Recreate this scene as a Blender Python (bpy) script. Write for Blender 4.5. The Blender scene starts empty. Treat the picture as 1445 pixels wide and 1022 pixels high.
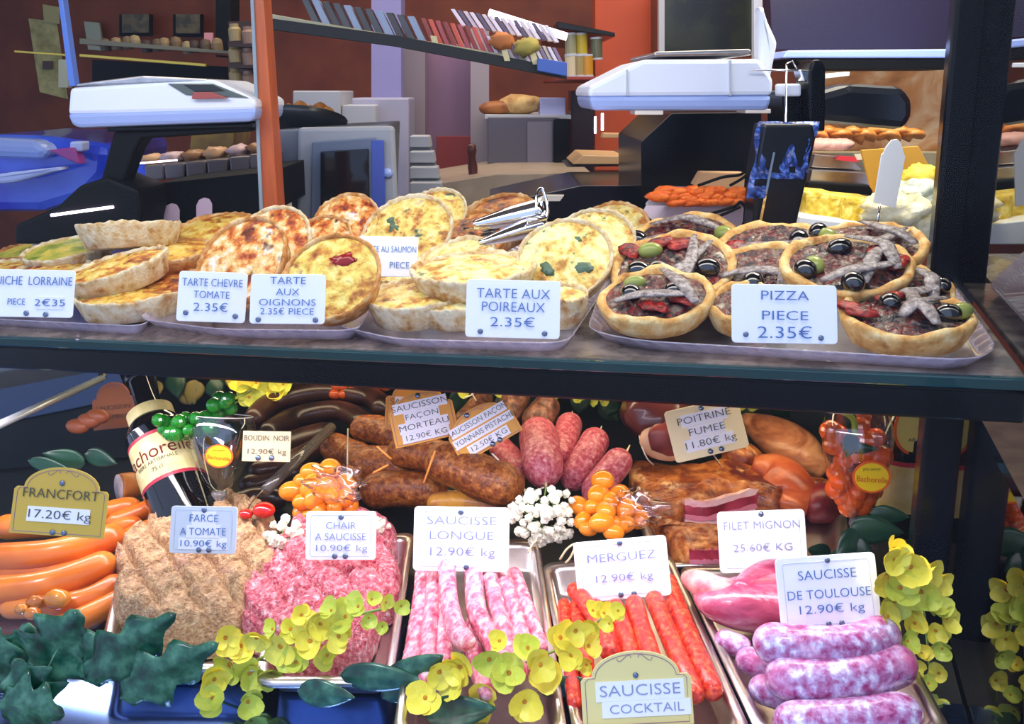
import bpy, bmesh, math, random
from mathutils import Vector, Matrix, noise
PI = math.pi
scene = bpy.context.scene
COL = scene.collection
# ------------------------------------------------------------------ camera
FOC = 1250.0
TH, RO, YA = math.radians(17), math.radians(3), math.radians(18)
CAM = Vector((0, 0, 1.36))
FW = Vector((-math.sin(YA)*math.cos(TH), math.cos(YA)*math.cos(TH), -math.sin(TH)))
_r = Vector((math.cos(YA), math.sin(YA), 0)); _u = _r.cross(FW)
RT = _r*math.cos(RO) - _u*math.sin(RO)
UP = _u*math.cos(RO) + _r*math.sin(RO)
cd = bpy.data.cameras.new('camera'); cam = bpy.data.objects.new('camera', cd); COL.objects.link(cam)
cam.matrix_world = Matrix(((RT.x, UP.x, -FW.x, CAM.x), (RT.y, UP.y, -FW.y, CAM.y), (RT.z, UP.z, -FW.z, CAM.z), (0, 0, 0, 1)))
cd.sensor_fit = 'HORIZONTAL'; cd.sensor_width = 36; cd.lens = 36*FOC/1445; cd.clip_start = 0.02
scene.camera = cam
# ------------------------------------------------------------------ view, world, daylight
scene.view_settings.view_transform = 'Standard'; scene.view_settings.look = 'None'
scene.view_settings.gamma = 1; scene.view_settings.use_curve_mapping = False
scene.view_settings.exposure = 0.5
w = bpy.data.worlds.new('street_sky'); scene.world = w; w.use_nodes = True
bg = w.node_tree.nodes['Background']; bg.inputs[0].default_value = (0.50, 0.64, 1.0, 1); bg.inputs[1].default_value = 1.0
def area(name, loc, target, sx, sy, power, col, spread=180):
    l = bpy.data.lights.new(name, 'AREA'); l.shape = 'RECTANGLE'; l.size = sx; l.size_y = sy; l.energy = power; l.color = col
    l.spread = math.radians(spread)
    o = bpy.data.objects.new(name, l); COL.objects.link(o); o.location = loc
    z = (Vector(loc)-Vector(target)).normalized(); x = (Vector((1, 0, 0))-z*z.x).normalized(); y = z.cross(x)
    o.rotation_euler = Matrix(((x.x, y.x, z.x), (x.y, y.y, z.y), (x.z, y.z, z.z))).to_euler(); return o
sl_ = bpy.data.lights.new('daylight', 'SUN'); sl_.energy = 1.2; sl_.angle = math.radians(10); sl_.color = (.92, .95, 1.0)
so_ = bpy.data.objects.new('daylight', sl_); COL.objects.link(so_); so_.location = (-1, -2, 4); so_.rotation_euler = Vector((.12, .30, -1.0)).to_track_quat('-Z', 'Y').to_euler()
area('case_tube_top', (-0.4, 0.84, 1.62), (-0.4, 1.05, 1.1), 1.4, 0.12, 3.2, (1.0, 0.97, 0.93))
area('case_tube_lower', (-0.4, 1.10, 1.04), (-0.4, 1.06, 0.82), 1.2, 0.05, 1.2, (1.0, 0.80, 0.50))
area('front_tube_lower', (-0.45, 0.80, 1.04), (-0.45, 0.76, 0.82), 1.15, 0.03, 1.8, (1.0, 0.90, 0.98))
area('shop_lamp', (-0.9, 2.4, 2.5), (-0.9, 2.6, 0), 2.0, 1.2, 22, (1.0, 0.86, 0.72))
area('lit_counter_lamp', (0.2, 1.45, 1.75), (0.2, 1.7, 1.1), 0.3, 0.15, 4.5, (1.0, 0.95, 0.8))
area('shop_lamp', (0.4, 2.0, 2.2), (0.3, 2.2, 0.8), 0.8, 0.8, 8, (1.0, 0.93, 0.8))

# ------------------------------------------------------------------ measuring helpers (photo pixel -> world point at a real distance)
def ray(px, py): return FW + RT*((px-722.5)/FOC) - UP*((py-511)/FOC)
def P(px, py, d): return CAM + ray(px, py)*d
def onZ(px, py, z): r = ray(px, py); return CAM + r*((z-CAM.z)/r.z)
def onY(px, py, y): r = ray(px, py); return CAM + r*(y/r.y)
def onX(px, py, x): r = ray(px, py); return CAM + r*(x/r.x)
def dep(p): return (Vector(p)-CAM).dot(FW)
SHELF, DECK = 1.10, 0.82

# ------------------------------------------------------------------ materials
def lin(h):
    if isinstance(h, str):
        h = h.lstrip('#'); c = [int(h[i:i+2], 16)/255 for i in (0, 2, 4)]
    else: c = list(h)
    return tuple([x/12.92 if x <= .04045 else ((x+.055)/1.055)**2.4 for x in c]) + (1,)
_m = {}
def mat(name, cols, scale=60, detail=4, rough=0.5, bump=0, bscale=None, metal=0, spec=0.5, sss=0, dist=0.0, alpha=None,
        trans=0, kind='noise', stretch=None, nrough=.55, emit=0, coat=0, ior=1.45, blots=()):
    if name in _m: return _m[name]
    m = bpy.data.materials.new(name); m.use_nodes = True; nt = m.node_tree; N = nt.nodes; L = nt.links
    b = N['Principled BSDF']; _m[name] = m
    b.inputs['Roughness'].default_value = rough; b.inputs['Metallic'].default_value = metal
    b.inputs['Specular IOR Level'].default_value = spec; b.inputs['IOR'].default_value = ior
    if trans: b.inputs['Transmission Weight'].default_value = trans
    if coat: b.inputs['Coat Weight'].default_value = coat; b.inputs['Coat Roughness'].default_value = .08
    if sss:
        b.inputs['Subsurface Weight'].default_value = sss; b.inputs['Subsurface Scale'].default_value = .004
    if isinstance(cols, str):
        b.inputs['Base Color'].default_value = lin(cols)
        if emit: b.inputs['Emission Color'].default_value = lin(cols); b.inputs['Emission Strength'].default_value = emit
    tc = N.new('ShaderNodeTexCoord'); oi = N.new('ShaderNodeObjectInfo')
    mu = N.new('ShaderNodeMath'); mu.operation = 'MULTIPLY'; mu.inputs[1].default_value = 37; L.new(oi.outputs['Random'], mu.inputs[0])
    co = tc.outputs['Object']
    if stretch:
        mp = N.new('ShaderNodeMapping'); mp.inputs['Scale'].default_value = stretch; L.new(co, mp.inputs['Vector']); co = mp.outputs[0]
    if not isinstance(cols, str):
        if kind == 'noise':
            n = N.new('ShaderNodeTexNoise'); n.noise_dimensions = '4D'; n.inputs['Scale'].default_value = scale
            n.inputs['Detail'].default_value = detail; n.inputs['Roughness'].default_value = nrough; n.inputs['Distortion'].default_value = dist
            L.new(co, n.inputs['Vector']); L.new(mu.outputs[0], n.inputs['W']); out = n.outputs[0]
        elif kind == 'voronoi':
            n = N.new('ShaderNodeTexVoronoi'); n.voronoi_dimensions = '4D'; n.inputs['Scale'].default_value = scale
            L.new(co, n.inputs['Vector']); L.new(mu.outputs[0], n.inputs['W']); out = n.outputs[0]
        else:
            n = N.new('ShaderNodeTexWave'); n.inputs['Scale'].default_value = scale; n.inputs['Distortion'].default_value = dist
            n.inputs['Detail'].default_value = detail; n.bands_direction = 'Z'; L.new(co, n.inputs['Vector']); out = n.outputs[1]
        rp = N.new('ShaderNodeValToRGB'); e = rp.color_ramp.elements
        while len(e) < len(cols): e.new(.5)
        for k, (p, c) in enumerate(cols): e[k].position = p; e[k].color = lin(c)
        L.new(out, rp.inputs[0]); cur = rp.outputs[0]
        for (bs, lo, hi, bc, bk) in blots:
            q = N.new('ShaderNodeTexNoise' if bk == 'n' else 'ShaderNodeTexVoronoi')
            if bk == 'n': q.noise_dimensions = '4D'; q.inputs['Detail'].default_value = 4; q.inputs['Roughness'].default_value = .6
            else: q.voronoi_dimensions = '4D'
            q.inputs['Scale'].default_value = bs; L.new(co, q.inputs['Vector']); L.new(mu.outputs[0], q.inputs['W'])
            mr = N.new('ShaderNodeMapRange'); mr.inputs['From Min'].default_value = lo; mr.inputs['From Max'].default_value = hi; L.new(q.outputs[0], mr.inputs['Value'])
            mx = N.new('ShaderNodeMix'); mx.data_type = 'RGBA'; L.new(mr.outputs[0], mx.inputs[0]); L.new(cur, mx.inputs[6]); mx.inputs[7].default_value = lin(bc); cur = mx.outputs[2]
        L.new(cur, b.inputs['Base Color'])
        if emit: L.new(rp.outputs[0], b.inputs['Emission Color']); b.inputs['Emission Strength'].default_value = emit
    if bump:
        n2 = N.new('ShaderNodeTexNoise'); n2.inputs['Scale'].default_value = bscale or scale*2; n2.inputs['Detail'].default_value = 5
        L.new(tc.outputs['Object'], n2.inputs['Vector'])
        bp = N.new('ShaderNodeBump'); bp.inputs['Strength'].default_value = min(1, bump); bp.inputs['Distance'].default_value = .002*max(1, bump)
        L.new(n2.outputs[0], bp.inputs['Height']); L.new(bp.outputs[0], b.inputs['Normal'])
    return m
def clear_mat(name, tint=(1, 1, 1), f0=.04, haze=0.0, hazecol=(1, 1, 1), rough=0.0):
    """thin clear sheet: straight-through plus a facing-dependent mirror part"""
    if name in _m: return _m[name]
    m = bpy.data.materials.new(name); m.use_nodes = True; nt = m.node_tree; N = nt.nodes; L = nt.links; N.clear(); _m[name] = m
    out = N.new('ShaderNodeOutputMaterial'); t = N.new('ShaderNodeBsdfTransparent'); t.inputs[0].default_value = (*tint, 1)
    g = N.new('ShaderNodeBsdfGlossy'); g.inputs['Roughness'].default_value = rough
    lw = N.new('ShaderNodeLayerWeight'); lw.inputs['Blend'].default_value = .5
    pw = N.new('ShaderNodeMath'); pw.operation = 'POWER'; pw.inputs[1].default_value = 4; L.new(lw.outputs['Facing'], pw.inputs[0])
    ma = N.new('ShaderNodeMath'); ma.operation = 'MULTIPLY_ADD'; ma.inputs[1].default_value = .9; ma.inputs[2].default_value = f0; ma.use_clamp = True
    L.new(pw.outputs[0], ma.inputs[0])
    src = t
    if haze:
        d = N.new('ShaderNodeBsdfDiffuse'); d.inputs[0].default_value = (*hazecol, 1)
        mx = N.new('ShaderNodeMixShader'); mx.inputs[0].default_value = haze; L.new(t.outputs[0], mx.inputs[1]); L.new(d.outputs[0], mx.inputs[2]); src = mx
    m2 = N.new('ShaderNodeMixShader'); L.new(ma.outputs[0], m2.inputs[0]); L.new(src.outputs[0], m2.inputs[1]); L.new(g.outputs[0], m2.inputs[2])
    L.new(m2.outputs[0], out.inputs[0]); return m

# ------------------------------------------------------------------ mesh helpers
def link(name, me, m=None, parent=None, M=None, smooth=False):
    o = bpy.data.objects.new(name, me); COL.objects.link(o)
    if m is not None:
        for k in (m if isinstance(m, (list, tuple)) else [m]): me.materials.append(k)
    if smooth:
        for p in me.polygons: p.use_smooth = True
    if parent is not None: o.parent = parent
    if M is not None: o.matrix_local = M
    return o
def pyd(vs, fs):
    me = bpy.data.meshes.new('shape'); me.from_pydata([tuple(v) for v in vs], [], fs); me.update(); return me
def tag(o, label=None, cat=None, group=None, kind=None):
    if label: o['label'] = label
    if cat: o['category'] = cat
    if group: o['group'] = group
    if kind: o['kind'] = kind
    return o
def root(name, loc, label, cat, group=None, M=None):
    o = bpy.data.objects.new(name, None); COL.objects.link(o); o.empty_display_size = .02
    if M is not None: o.matrix_world = M
    else: o.location = loc
    return tag(o, label, cat, group)
def frame(o, right, up):
    """matrix with x=right, z=up-ish; columns orthonormalised"""
    x = right.normalized(); z = (up - x*up.dot(x)).normalized(); y = z.cross(x)
    return Matrix(((x.x, y.x, z.x, o.x), (x.y, y.y, z.y, o.y), (x.z, y.z, z.z, o.z), (0, 0, 0, 1)))
def boxme(lo, hi, bev=0.0, seg=2):
    bm = bmesh.new(); bmesh.ops.create_cube(bm, size=1)
    for v in bm.verts: v.co = Vector([lo[i] + (v.co[i]+.5)*(hi[i]-lo[i]) for i in range(3)])
    if bev: bmesh.ops.bevel(bm, geom=bm.edges[:], offset=bev, segments=seg, affect='EDGES', profile=.5)
    bmesh.ops.recalc_face_normals(bm, faces=bm.faces[:])
    me = bpy.data.meshes.new('shape'); bm.to_mesh(me); bm.free(); return me
def box(name, lo, hi, m, parent=None, bev=0.0, M=None, seg=2):
    return link(name, boxme(lo, hi, bev, seg), m, parent, M)
def prism_me(poly, thick, bev=0.0, seg=2):
    """poly (x,z) in the local frame, extruded along +y"""
    bm = bmesh.new(); vs = [bm.verts.new((x, 0, z)) for x, z in poly]; f = bm.faces.new(vs)
    r = bmesh.ops.extrude_face_region(bm, geom=[f])
    for v in r['geom']:
        if isinstance(v, bmesh.types.BMVert): v.co.y += thick
    bmesh.ops.recalc_face_normals(bm, faces=bm.faces[:])
    if bev: bmesh.ops.bevel(bm, geom=bm.edges[:], offset=bev, segments=seg, affect='EDGES', profile=.5)
    me = bpy.data.meshes.new('shape'); bm.to_mesh(me); bm.free(); return me
def facing(px, py, d, ang=0, lean=0, turn=0):
    """frame standing at a photo point: x to the right, z up, y away"""
    a = math.radians(ang); x = RT*math.cos(a)+UP*math.sin(a); z = UP*math.cos(a)-RT*math.sin(a)
    M = frame(P(px, py, d), x, z)
    return M @ Matrix.Rotation(math.radians(turn), 4, 'Z') @ Matrix.Rotation(math.radians(lean), 4, 'X')
def upright(px, py, d, turn=0):
    """frame at a photo point whose z is the true vertical, x level and parallel to the view (turn: degrees about z)"""
    return Matrix.Translation(P(px, py, d)) @ Matrix.Rotation(YA+math.radians(turn), 4, 'Z')
def ppoly(pts, px, py, d):
    """photo outline -> metres about (px,py) at distance d, in the upright view frame"""
    o = P(px, py, d); R = Matrix.Rotation(-YA, 3, 'Z'); out = []
    fwd = Vector((-math.sin(YA), math.cos(YA), 0))
    for x, y in pts:
        r = ray(x, y); t = (o-CAM).dot(fwd)/r.dot(fwd); q = R @ (CAM+r*t-o); out.append((q.x, q.z))
    return out
def slab(name, pts, d, thick, m, parent=None, bev=0.0, label=None, cat=None, group=None, kind=None):
    """solid with the outline pts (photo points at distance d) and real thickness going away from the viewer"""
    cx = sum(p[0] for p in pts)/len(pts); cy = max(p[1] for p in pts)
    me = prism_me(ppoly(pts, cx, cy, d), thick, bev)
    o = link(name, me, m, None, None); o.matrix_world = upright(cx, cy, d)
    if parent is not None:
        o.parent = parent; o.matrix_parent_inverse = parent_inv(parent)
    if label or cat or group or kind: tag(o, label, cat, group, kind)
    return o
def world_of(p):
    return p.matrix_basis.copy() if p.parent is None else world_of(p.parent) @ p.matrix_parent_inverse @ p.matrix_basis
def parent_inv(p): return world_of(p).inverted()
def rect(x0, y0, x1, y1): return [(x0, y1), (x1, y1), (x1, y0), (x0, y0)]
def lathe_me(prof, seg=32, wob=None):
    vs, fs = [], []
    for i, (r, z) in enumerate(prof):
        for k in range(seg):
            a = 2*PI*k/seg; rr, zz = (r, z) if wob is None else wob(r, z, a, i)
            vs.append((rr*math.cos(a), rr*math.sin(a), zz))
    for i in range(len(prof)-1):
        for k in range(seg):
            k2 = (k+1) % seg; fs.append((i*seg+k, i*seg+k2, (i+1)*seg+k2, (i+1)*seg+k))
    if prof[0][0] < 1e-4 or prof[0][0] > 0: fs.append(tuple(reversed(range(seg))))
    n = (len(prof)-1)*seg; fs.append(tuple(range(n, n+seg)))
    return pyd(vs, fs)
def tube_me(pts, rad, seg=12, flat=1.0):
    """tube along pts; rad number or list"""
    pts = [Vector(p) for p in pts]; n = len(pts); vs, fs = [], []
    up = Vector((0, 0, 1))
    for i, p in enumerate(pts):
        t = (pts[min(i+1, n-1)]-pts[max(i-1, 0)]).normalized()
        s = t.cross(up)
        if s.length < 1e-3: s = t.cross(Vector((0, 1, 0)))
        s.normalize(); q = s.cross(t); r = rad if not isinstance(rad, (list, tuple)) else rad[i]
        for k in range(seg):
            a = 2*PI*k/seg; vs.append(p + s*(math.cos(a)*r) + q*(math.sin(a)*r*flat))
    for i in range(n-1):
        for k in range(seg):
            k2 = (k+1) % seg; fs.append((i*seg+k, i*seg+k2, (i+1)*seg+k2, (i+1)*seg+k))
    fs.append(tuple(reversed(range(seg)))); fs.append(tuple(range((n-1)*seg, n*seg)))
    me = pyd(vs, fs)
    bm = bmesh.new(); bm.from_mesh(me); bmesh.ops.recalc_face_normals(bm, faces=bm.faces[:]); bm.to_mesh(me); bm.free()
    return me
def spline(ctrl, n):
    c = [Vector(p) for p in ctrl]
    if len(c) == 2: return [c[0].lerp(c[1], i/(n-1)) for i in range(n)]
    c = [c[0]*2-c[1]] + c + [c[-1]*2-c[-2]]; out = []; m = len(c)-3
    for i in range(n):
        t = i/(n-1)*m; k = min(int(t), m-1); u = t-k; a, b, d, e = c[k:k+4]
        out.append(.5*((2*b)+(d-a)*u+(2*a-5*b+4*d-e)*u*u+(3*b-a-3*d+e)*u*u*u))
    return out
def ball_me(r=1, seg=16, rings=10, sc=(1, 1, 1), amp=0, fr=1, seed=0):
    vs, fs = [(0, 0, -r*sc[2])], []
    for i in range(1, rings):
        b = -PI/2+PI*i/rings
        for k in range(seg):
            a = 2*PI*k/seg; v = Vector((math.cos(b)*math.cos(a)*sc[0], math.cos(b)*math.sin(a)*sc[1], math.sin(b)*sc[2]))*r
            if amp: v *= 1+amp*noise.noise(v*fr/r+Vector((seed*7.1, seed, 0)))
            vs.append(v)
    vs.append((0, 0, r*sc[2])); t = len(vs)-1
    for k in range(seg):
        k2 = (k+1) % seg; fs.append((0, 1+k2, 1+k)); fs.append((t, 1+(rings-2)*seg+k, 1+(rings-2)*seg+k2))
        for i in range(rings-2): fs.append((1+i*seg+k, 1+i*seg+k2, 1+(i+1)*seg+k2, 1+(i+1)*seg+k))
    return pyd(vs, fs)
def world_obj(name, me, m, label=None, cat=None, group=None, parent=None, smooth=True, origin=None):
    """mesh given in world coordinates; its origin is moved to the centre of its foot"""
    if origin is None:
        xs = [v.co for v in me.vertices]; origin = Vector((sum(v.x for v in xs)/len(xs), sum(v.y for v in xs)/len(xs), min(v.z for v in xs)))
    me.transform(Matrix.Translation(-origin))
    o = link(name, me, m, None, None, smooth); o.location = origin
    if parent is not None: o.parent = parent; o.matrix_parent_inverse = parent_inv(parent)
    return tag(o, label, cat, group)
def copy_tree(o, parent=None):
    c = o.copy(); COL.objects.link(c); c.parent = parent
    for ch in [x for x in o.children]: copy_tree(ch, c)
    return c
def text(s, x, z, size, m, parent, xs=1.0, y=-.0012, ang=0):
    c = bpy.data.curves.new('lettering', 'FONT'); c.body = s; c.size = size; c.align_x = 'CENTER'; c.align_y = 'CENTER'; c.extrude = .0002; c.offset = -.012*size
    c.resolution_u = 3
    o = bpy.data.objects.new('lettering', c); COL.objects.link(o); c.materials.append(m); o.parent = parent
    o.matrix_local = Matrix.Translation((x, y, z)) @ Matrix.Rotation(math.radians(ang), 4, 'Y') @ Matrix.Rotation(PI/2, 4, 'X') @ Matrix.Diagonal((xs, 1, 1, 1))
    return o

def extremes(objs, noun):
    """the outermost members of a heap get a label of their own; objs: (object, px, py)"""
    used = set()
    for word, key in (('topmost', lambda t: t[2]), ('leftmost', lambda t: t[1]), ('rightmost', lambda t: -t[1]), ('lowest', lambda t: -t[2])):
        o = min((t for t in objs if t[0].name not in used), key=key); used.add(o[0].name); o[0]['label'] = word+' '+noun
# ================================================================== the setting
m_floor = mat('floor_tiles', [(.4, '#6b6058'), (.6, '#857a70')], 8)
m_redwall = mat('red_brown_paint', [(.35, '#6a2c12'), (.65, '#86401c')], 5, rough=.6, bump=.2, bscale=40)
m_dark = mat('black_metal', '#040508', rough=.22, spec=.25)
m_matt = mat('black_matt', '#050607', rough=.6, spec=.2)
m_steel = mat('brushed_steel', [(.3, '#a9a6a4'), (.7, '#cfcac6')], 40, metal=1, rough=.28, stretch=(1, 12, 1))
m_chrome = mat('chrome', '#e4e6ea', metal=1, rough=.08)
m_white = mat('white_enamel', '#dfe6f4', rough=.35)
m_greywhite = mat('grey_white_enamel', '#b9bcc4', rough=.4)
m_offwhite = mat('cream_plastic', '#e8dfd0', rough=.4)
m_wood = mat('pale_worktop', [(.3, '#8a7a68'), (.7, '#b09c86')], 12, stretch=(1, 8, 1), rough=.35)
m_woodred = mat('varnished_edge_wood', [(.3, '#a8491c'), (.7, '#c4622c')], 20, stretch=(6, 6, .6), rough=.4)
m_pane = clear_mat('window_glass', f0=.010)
m_shelfglass = mat('shelf_glass', [(.42, '#5c554f'), (.6, '#8a7f76')], 30, rough=.12, detail=5)
m_glassedge = mat('glass_edge', '#1e4446', rough=.05, spec=.8)

def struct(o): o['kind'] = 'structure'; return o
struct(box('floor', (-5.6, -3, -.05), (2.2, 5, 0), m_floor))
struct(box('ceiling', (-5.6, .2, 2.7), (2.2, 4.6, 2.8), mat('ceiling_paint', '#8d8378')))
struct(box('wall_back', (-5.6, 3.9, 0), (2.2, 4.0, 2.7), m_redwall))
struct(box('wall_left', (-5.6, .9, 0), (-5.5, 3.9, 2.7), m_redwall))
struct(box('wall_right', (1.2, .9, 0), (1.3, 3.9, 2.7), m_redwall))
# the two shop panes the photograph is taken through: a sloping lower one, an upright upper one
struct(link('window_1', pyd([(-1.6, .43, .72), (.6, .43, .72), (.6, .735, 1.115), (-1.6, .735, 1.115)], [(0, 1, 2, 3)]), m_pane))
struct(link('window_2', pyd([(-1.6, .74, 1.115), (.6, .74, 1.115), (.6, .74, 2.2), (-1.6, .74, 2.2)], [(0, 1, 2, 3)]), m_pane))

# ------------------------------------------------------------------ display case
case = root('display_case', (-.4, .83, 0), 'black metal deli display case with a glass shelf above a lower meat deck', 'display case')
def cpart(name, lo, hi, m, bev=.0):
    o = box(name, lo, hi, m, None, bev); o.parent = case; o.matrix_parent_inverse = parent_inv(case); return o
XR = .205
cpart('shelf_board', (-1.75, .832, SHELF-.012), (XR-.004, 1.215, SHELF), m_shelfglass, .002)
cpart('shelf_edge', (-1.75, .824, SHELF-.012), (XR-.004, .832, SHELF-.001), m_glassedge, .0015)
cpart('shelf_beam', (-1.75, .828, SHELF-.044), (XR-.002, .86, SHELF-.0125), m_dark, .003)
cpart('shelf_board', (-1.75, 1.216, SHELF-.012), (.168, 1.42, SHELF), m_shelfglass, .002)
cpart('back_beam', (-1.75, 1.40, SHELF-.05), (.168, 1.44, SHELF-.0125), m_dark, .003)
cpart('corner_post', (.172, 1.225, SHELF-.044), (.226, 1.27, 2.2), m_dark, .006)
XL = .165
cpart('lower_post', (.126, .852, .62), (.160, .89, SHELF-.045), m_dark, .004)
cpart('deck_floor', (-1.75, .56, DECK-.03), (XL-.002, 1.50, DECK-.004), mat('deck_liner', '#10130f', rough=.5))
cpart('front_rail', (-1.75, .44, .70), (XL, .535, .716), m_dark, .004)
cpart('sky_reflection_ledge', (-1.75, .50, DECK-.0035), (XL-.002, .745, DECK-.001), mat('sky_reflection_blue', '#7fa0dc', metal=1, rough=.10), .001)  # glossy blue ledge added to imitate sky reflected in the pane
cpart('back_panel', (-1.75, 1.50, .7), (XL, 1.52, SHELF-.05), mat('case_back', [(.3, '#0b1210'), (.6, '#16261f')], 14, rough=.15))
# end glass: seen at a glancing angle it mirrors the case
cpart('side_pane', (XL, .52, .62), (XL+.006, 1.50, SHELF-.046), mat('dark_side_glass', '#04060c', rough=.02, spec=1.0, ior=2.1))
eg = box('side_pane', (XR, .76, SHELF), (XR+.008, 1.222, 2.2), mat('dark_side_glass', '#04060c', rough=.02, spec=1.0, ior=2.1)); eg.parent = case; eg.matrix_parent_inverse = parent_inv(case)

# steel rail crossing behind the left of the deck
a, b = onZ(20, 590, .98), P(185, 515, dep(onZ(185, 515, .98))+.12)
rl = world_obj('steel_rail', tube_me([a+(a-b)*.6, b],   .0065, 12, .8), mat('satin_rail', '#c8d0d0', metal=.6, rough=.35), 'polished steel rail slanting across the dark corner above the yellow arched sign', 'rail')
# dark glass partition at the left of the deck
A, B = onZ(-60, 668, DECK), onZ(236, 640, DECK)
gp = pyd([A, B, B+Vector((0, 0, .25)), A+Vector((0, 0, .25)), A+Vector((0, .006, 0)), B+Vector((0, .006, 0)), B+Vector((0, .006, .25)), A+Vector((0, .006, .25))],
         [(0, 1, 2, 3), (5, 4, 7, 6), (1, 5, 6, 2), (4, 0, 3, 7), (3, 2, 6, 7), (4, 5, 1, 0)])
world_obj('glass_partition', gp, mat('smoked_glass', '#050b0a', rough=.03, spec=.9, ior=1.7), 'dark mirroring glass partition behind the frankfurters and the yellow arched sign', 'partition', smooth=False)
# clear acrylic divider strip by the black puddings
a, b = P(468, 603, 1.28), P(375, 692, 1.12)
world_obj('acrylic_rod', tube_me([a, b], .0075, 10), mat('acrylic', '#8c8478', rough=.08, trans=.6), 'clear acrylic rod slanting over the black puddings', 'rod')
a2 = [P(374, 690, 1.12), P(358, 706, 1.1), P(345, 728, 1.08), P(338, 745, 1.06)]
world_obj('curved_wire', tube_me(spline(a2, 14), .0011, 6), m_chrome, 'thin bright curved wire beside the farce card', 'wire')
world_obj('thin_divider', tube_me([P(491, 605, 1.2), P(489, 722, 1.1)], .0012, 6), mat('acrylic2', '#b8ae9c', rough=.2), 'thin upright clear divider edge in front of the tomatoes', 'divider')

# ================================================================== background behind the case
bgd = {}
def bslab(name, pts, d, thick, m, label, cat, group=None, bev=.002):
    return slab(name, pts, d, thick, m, None, bev, label, cat, group)
def bparts(name, px, py, d, label, cat, parts, group=None):
    """thing standing at (px,py,d); parts: (name, pts, d, thick, material, bevel[, label])"""
    r = root(name, P(px, py, d), label, cat, group)
    for p in parts:
        o = slab(p[0], p[1], p[2], p[3], p[4], r, p[5] if len(p) > 5 else .001)
        if len(p) > 6: o['label'] = p[6]
    return r
# far wall pieces: bright orange wall right of the cans, white pillars
struct(slab('trim_1', rect(840, -20, 932, 240), 3.3, .1, mat('orange_paint', [(.35, '#b8441a'), (.65, '#c9521f')], 4, rough=.5)))
struct(slab('trim_2', rect(524, -20, 566, 320), 2.9, .12, mat('lilac_white_paint', '#8f8bbd', rough=.5)))
struct(slab('trim_3', rect(566, 60, 600, 320), 3.0, .1, mat('grey_paint', '#8d7f88', rough=.5)))
struct(slab('trim_4', rect(664, 40, 690, 300), 2.95, .1, mat('pale_paint', '#9a8f96', rough=.5)))
struct(slab('baseboard_back', rect(360, 262, 840, 285), 3.5, .05, mat('skirting', '#4a3a36')))
# mirror edge post with wooden strip and glass edge
bparts('divider_post', 376, 330, 1.5, 'upright reddish wooden divider with a pale glass edge left of the microwave', 'divider',
       [('wood_strip', [(373, 345), (396, 345), (371, -20), (357, -20)], 1.5, .05, m_woodred),
        ('glass_strip', [(368, 345), (373, 345), (357, -20), (352, -20)], 1.495, .05, mat('pale_glass_edge', '#8b9ba6', rough=.1))])
# door with louvres
door = root('door_1', P(642, 290, 3.1), None, None); door['kind'] = 'structure'
m_door = mat('mauve_door', '#8b6a86', rough=.45); m_doorr = mat('red_door', '#a0403c', rough=.5)
slab('door_leaf', rect(602, 62, 680, 300), 3.1, .05, m_door, door, .002)
slab('door_panel', rect(612, 76, 632, 180), 3.08, .02, mat('mauve_door2', '#7a6484', rough=.45), door, .004)
slab('door_panel', rect(636, 76, 656, 180), 3.08, .02, mat('mauve_door2', '#7a6484', rough=.45), door, .004)
slab('louvre_frame', rect(616, 192, 668, 262), 3.07, .02, m_doorr, door, .002)
for k in range(7):
    slab('slat', rect(626, 203+k*8, 658, 207+k*8), 3.055, .012, mat('slat_white', '#d7c8d8', rough=.4), door, .001)
# white cartons
bslab('carton', rect(413, 128, 480, 185), 2.6, .25, m_greywhite, 'tall white carton behind the pastry dish', 'box', 'white cartons behind the microwave', .004)
bslab('carton', rect(482, 148, 530, 190), 2.62, .25, m_greywhite, 'smaller white carton right of the tall one, beside the pale pillar', 'box', 'white cartons behind the microwave', .004)
bslab('appliance', rect(496, 138, 577, 300), 2.75, .2, mat('white_fridge', '#a7a6be', rough=.35), 'white upright cabinet behind the microwave knobs', 'cabinet', None, .006)
# microwave / small oven
mw = root('microwave', P(470, 318, 1.9), 'light grey microwave oven with dark glass door and round knobs', 'microwave')
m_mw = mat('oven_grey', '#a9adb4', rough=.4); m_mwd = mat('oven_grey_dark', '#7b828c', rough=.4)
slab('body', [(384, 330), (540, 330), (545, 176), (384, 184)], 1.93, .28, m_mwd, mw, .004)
slab('front_frame', [(418, 330), (562, 330), (556, 178), (420, 180)], 1.90, .025, m_mw, mw, .008)
slab('door', [(438, 330), (530, 330), (530, 194), (440, 200)], 1.885, .012, mat('oven_door', '#6f7c94', rough=.25), mw, .003)
slab('door_glass', [(452, 330), (522, 330), (520, 210), (452, 214)], 1.875, .008, mat('oven_glass', '#14161c', rough=.06), mw, .002)
slab('control_panel', [(524, 330), (545, 330), (541, 198), (524, 198)], 1.885, .01, mat('blue_panel', '#4d63c0', rough=.3), mw, .001)
for yy in (205, 246): 
    p = P(548, yy, 1.87); o = world_obj('knob', tube_me([p, p - FW*.02], [.011, .009], 14), mat('knob_blue', '#9db4ee', rough=.3), parent=mw)
slab('knob_pointer', rect(541, 190, 545, 212), 1.87, .01, m_dark, mw, .001)
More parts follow.
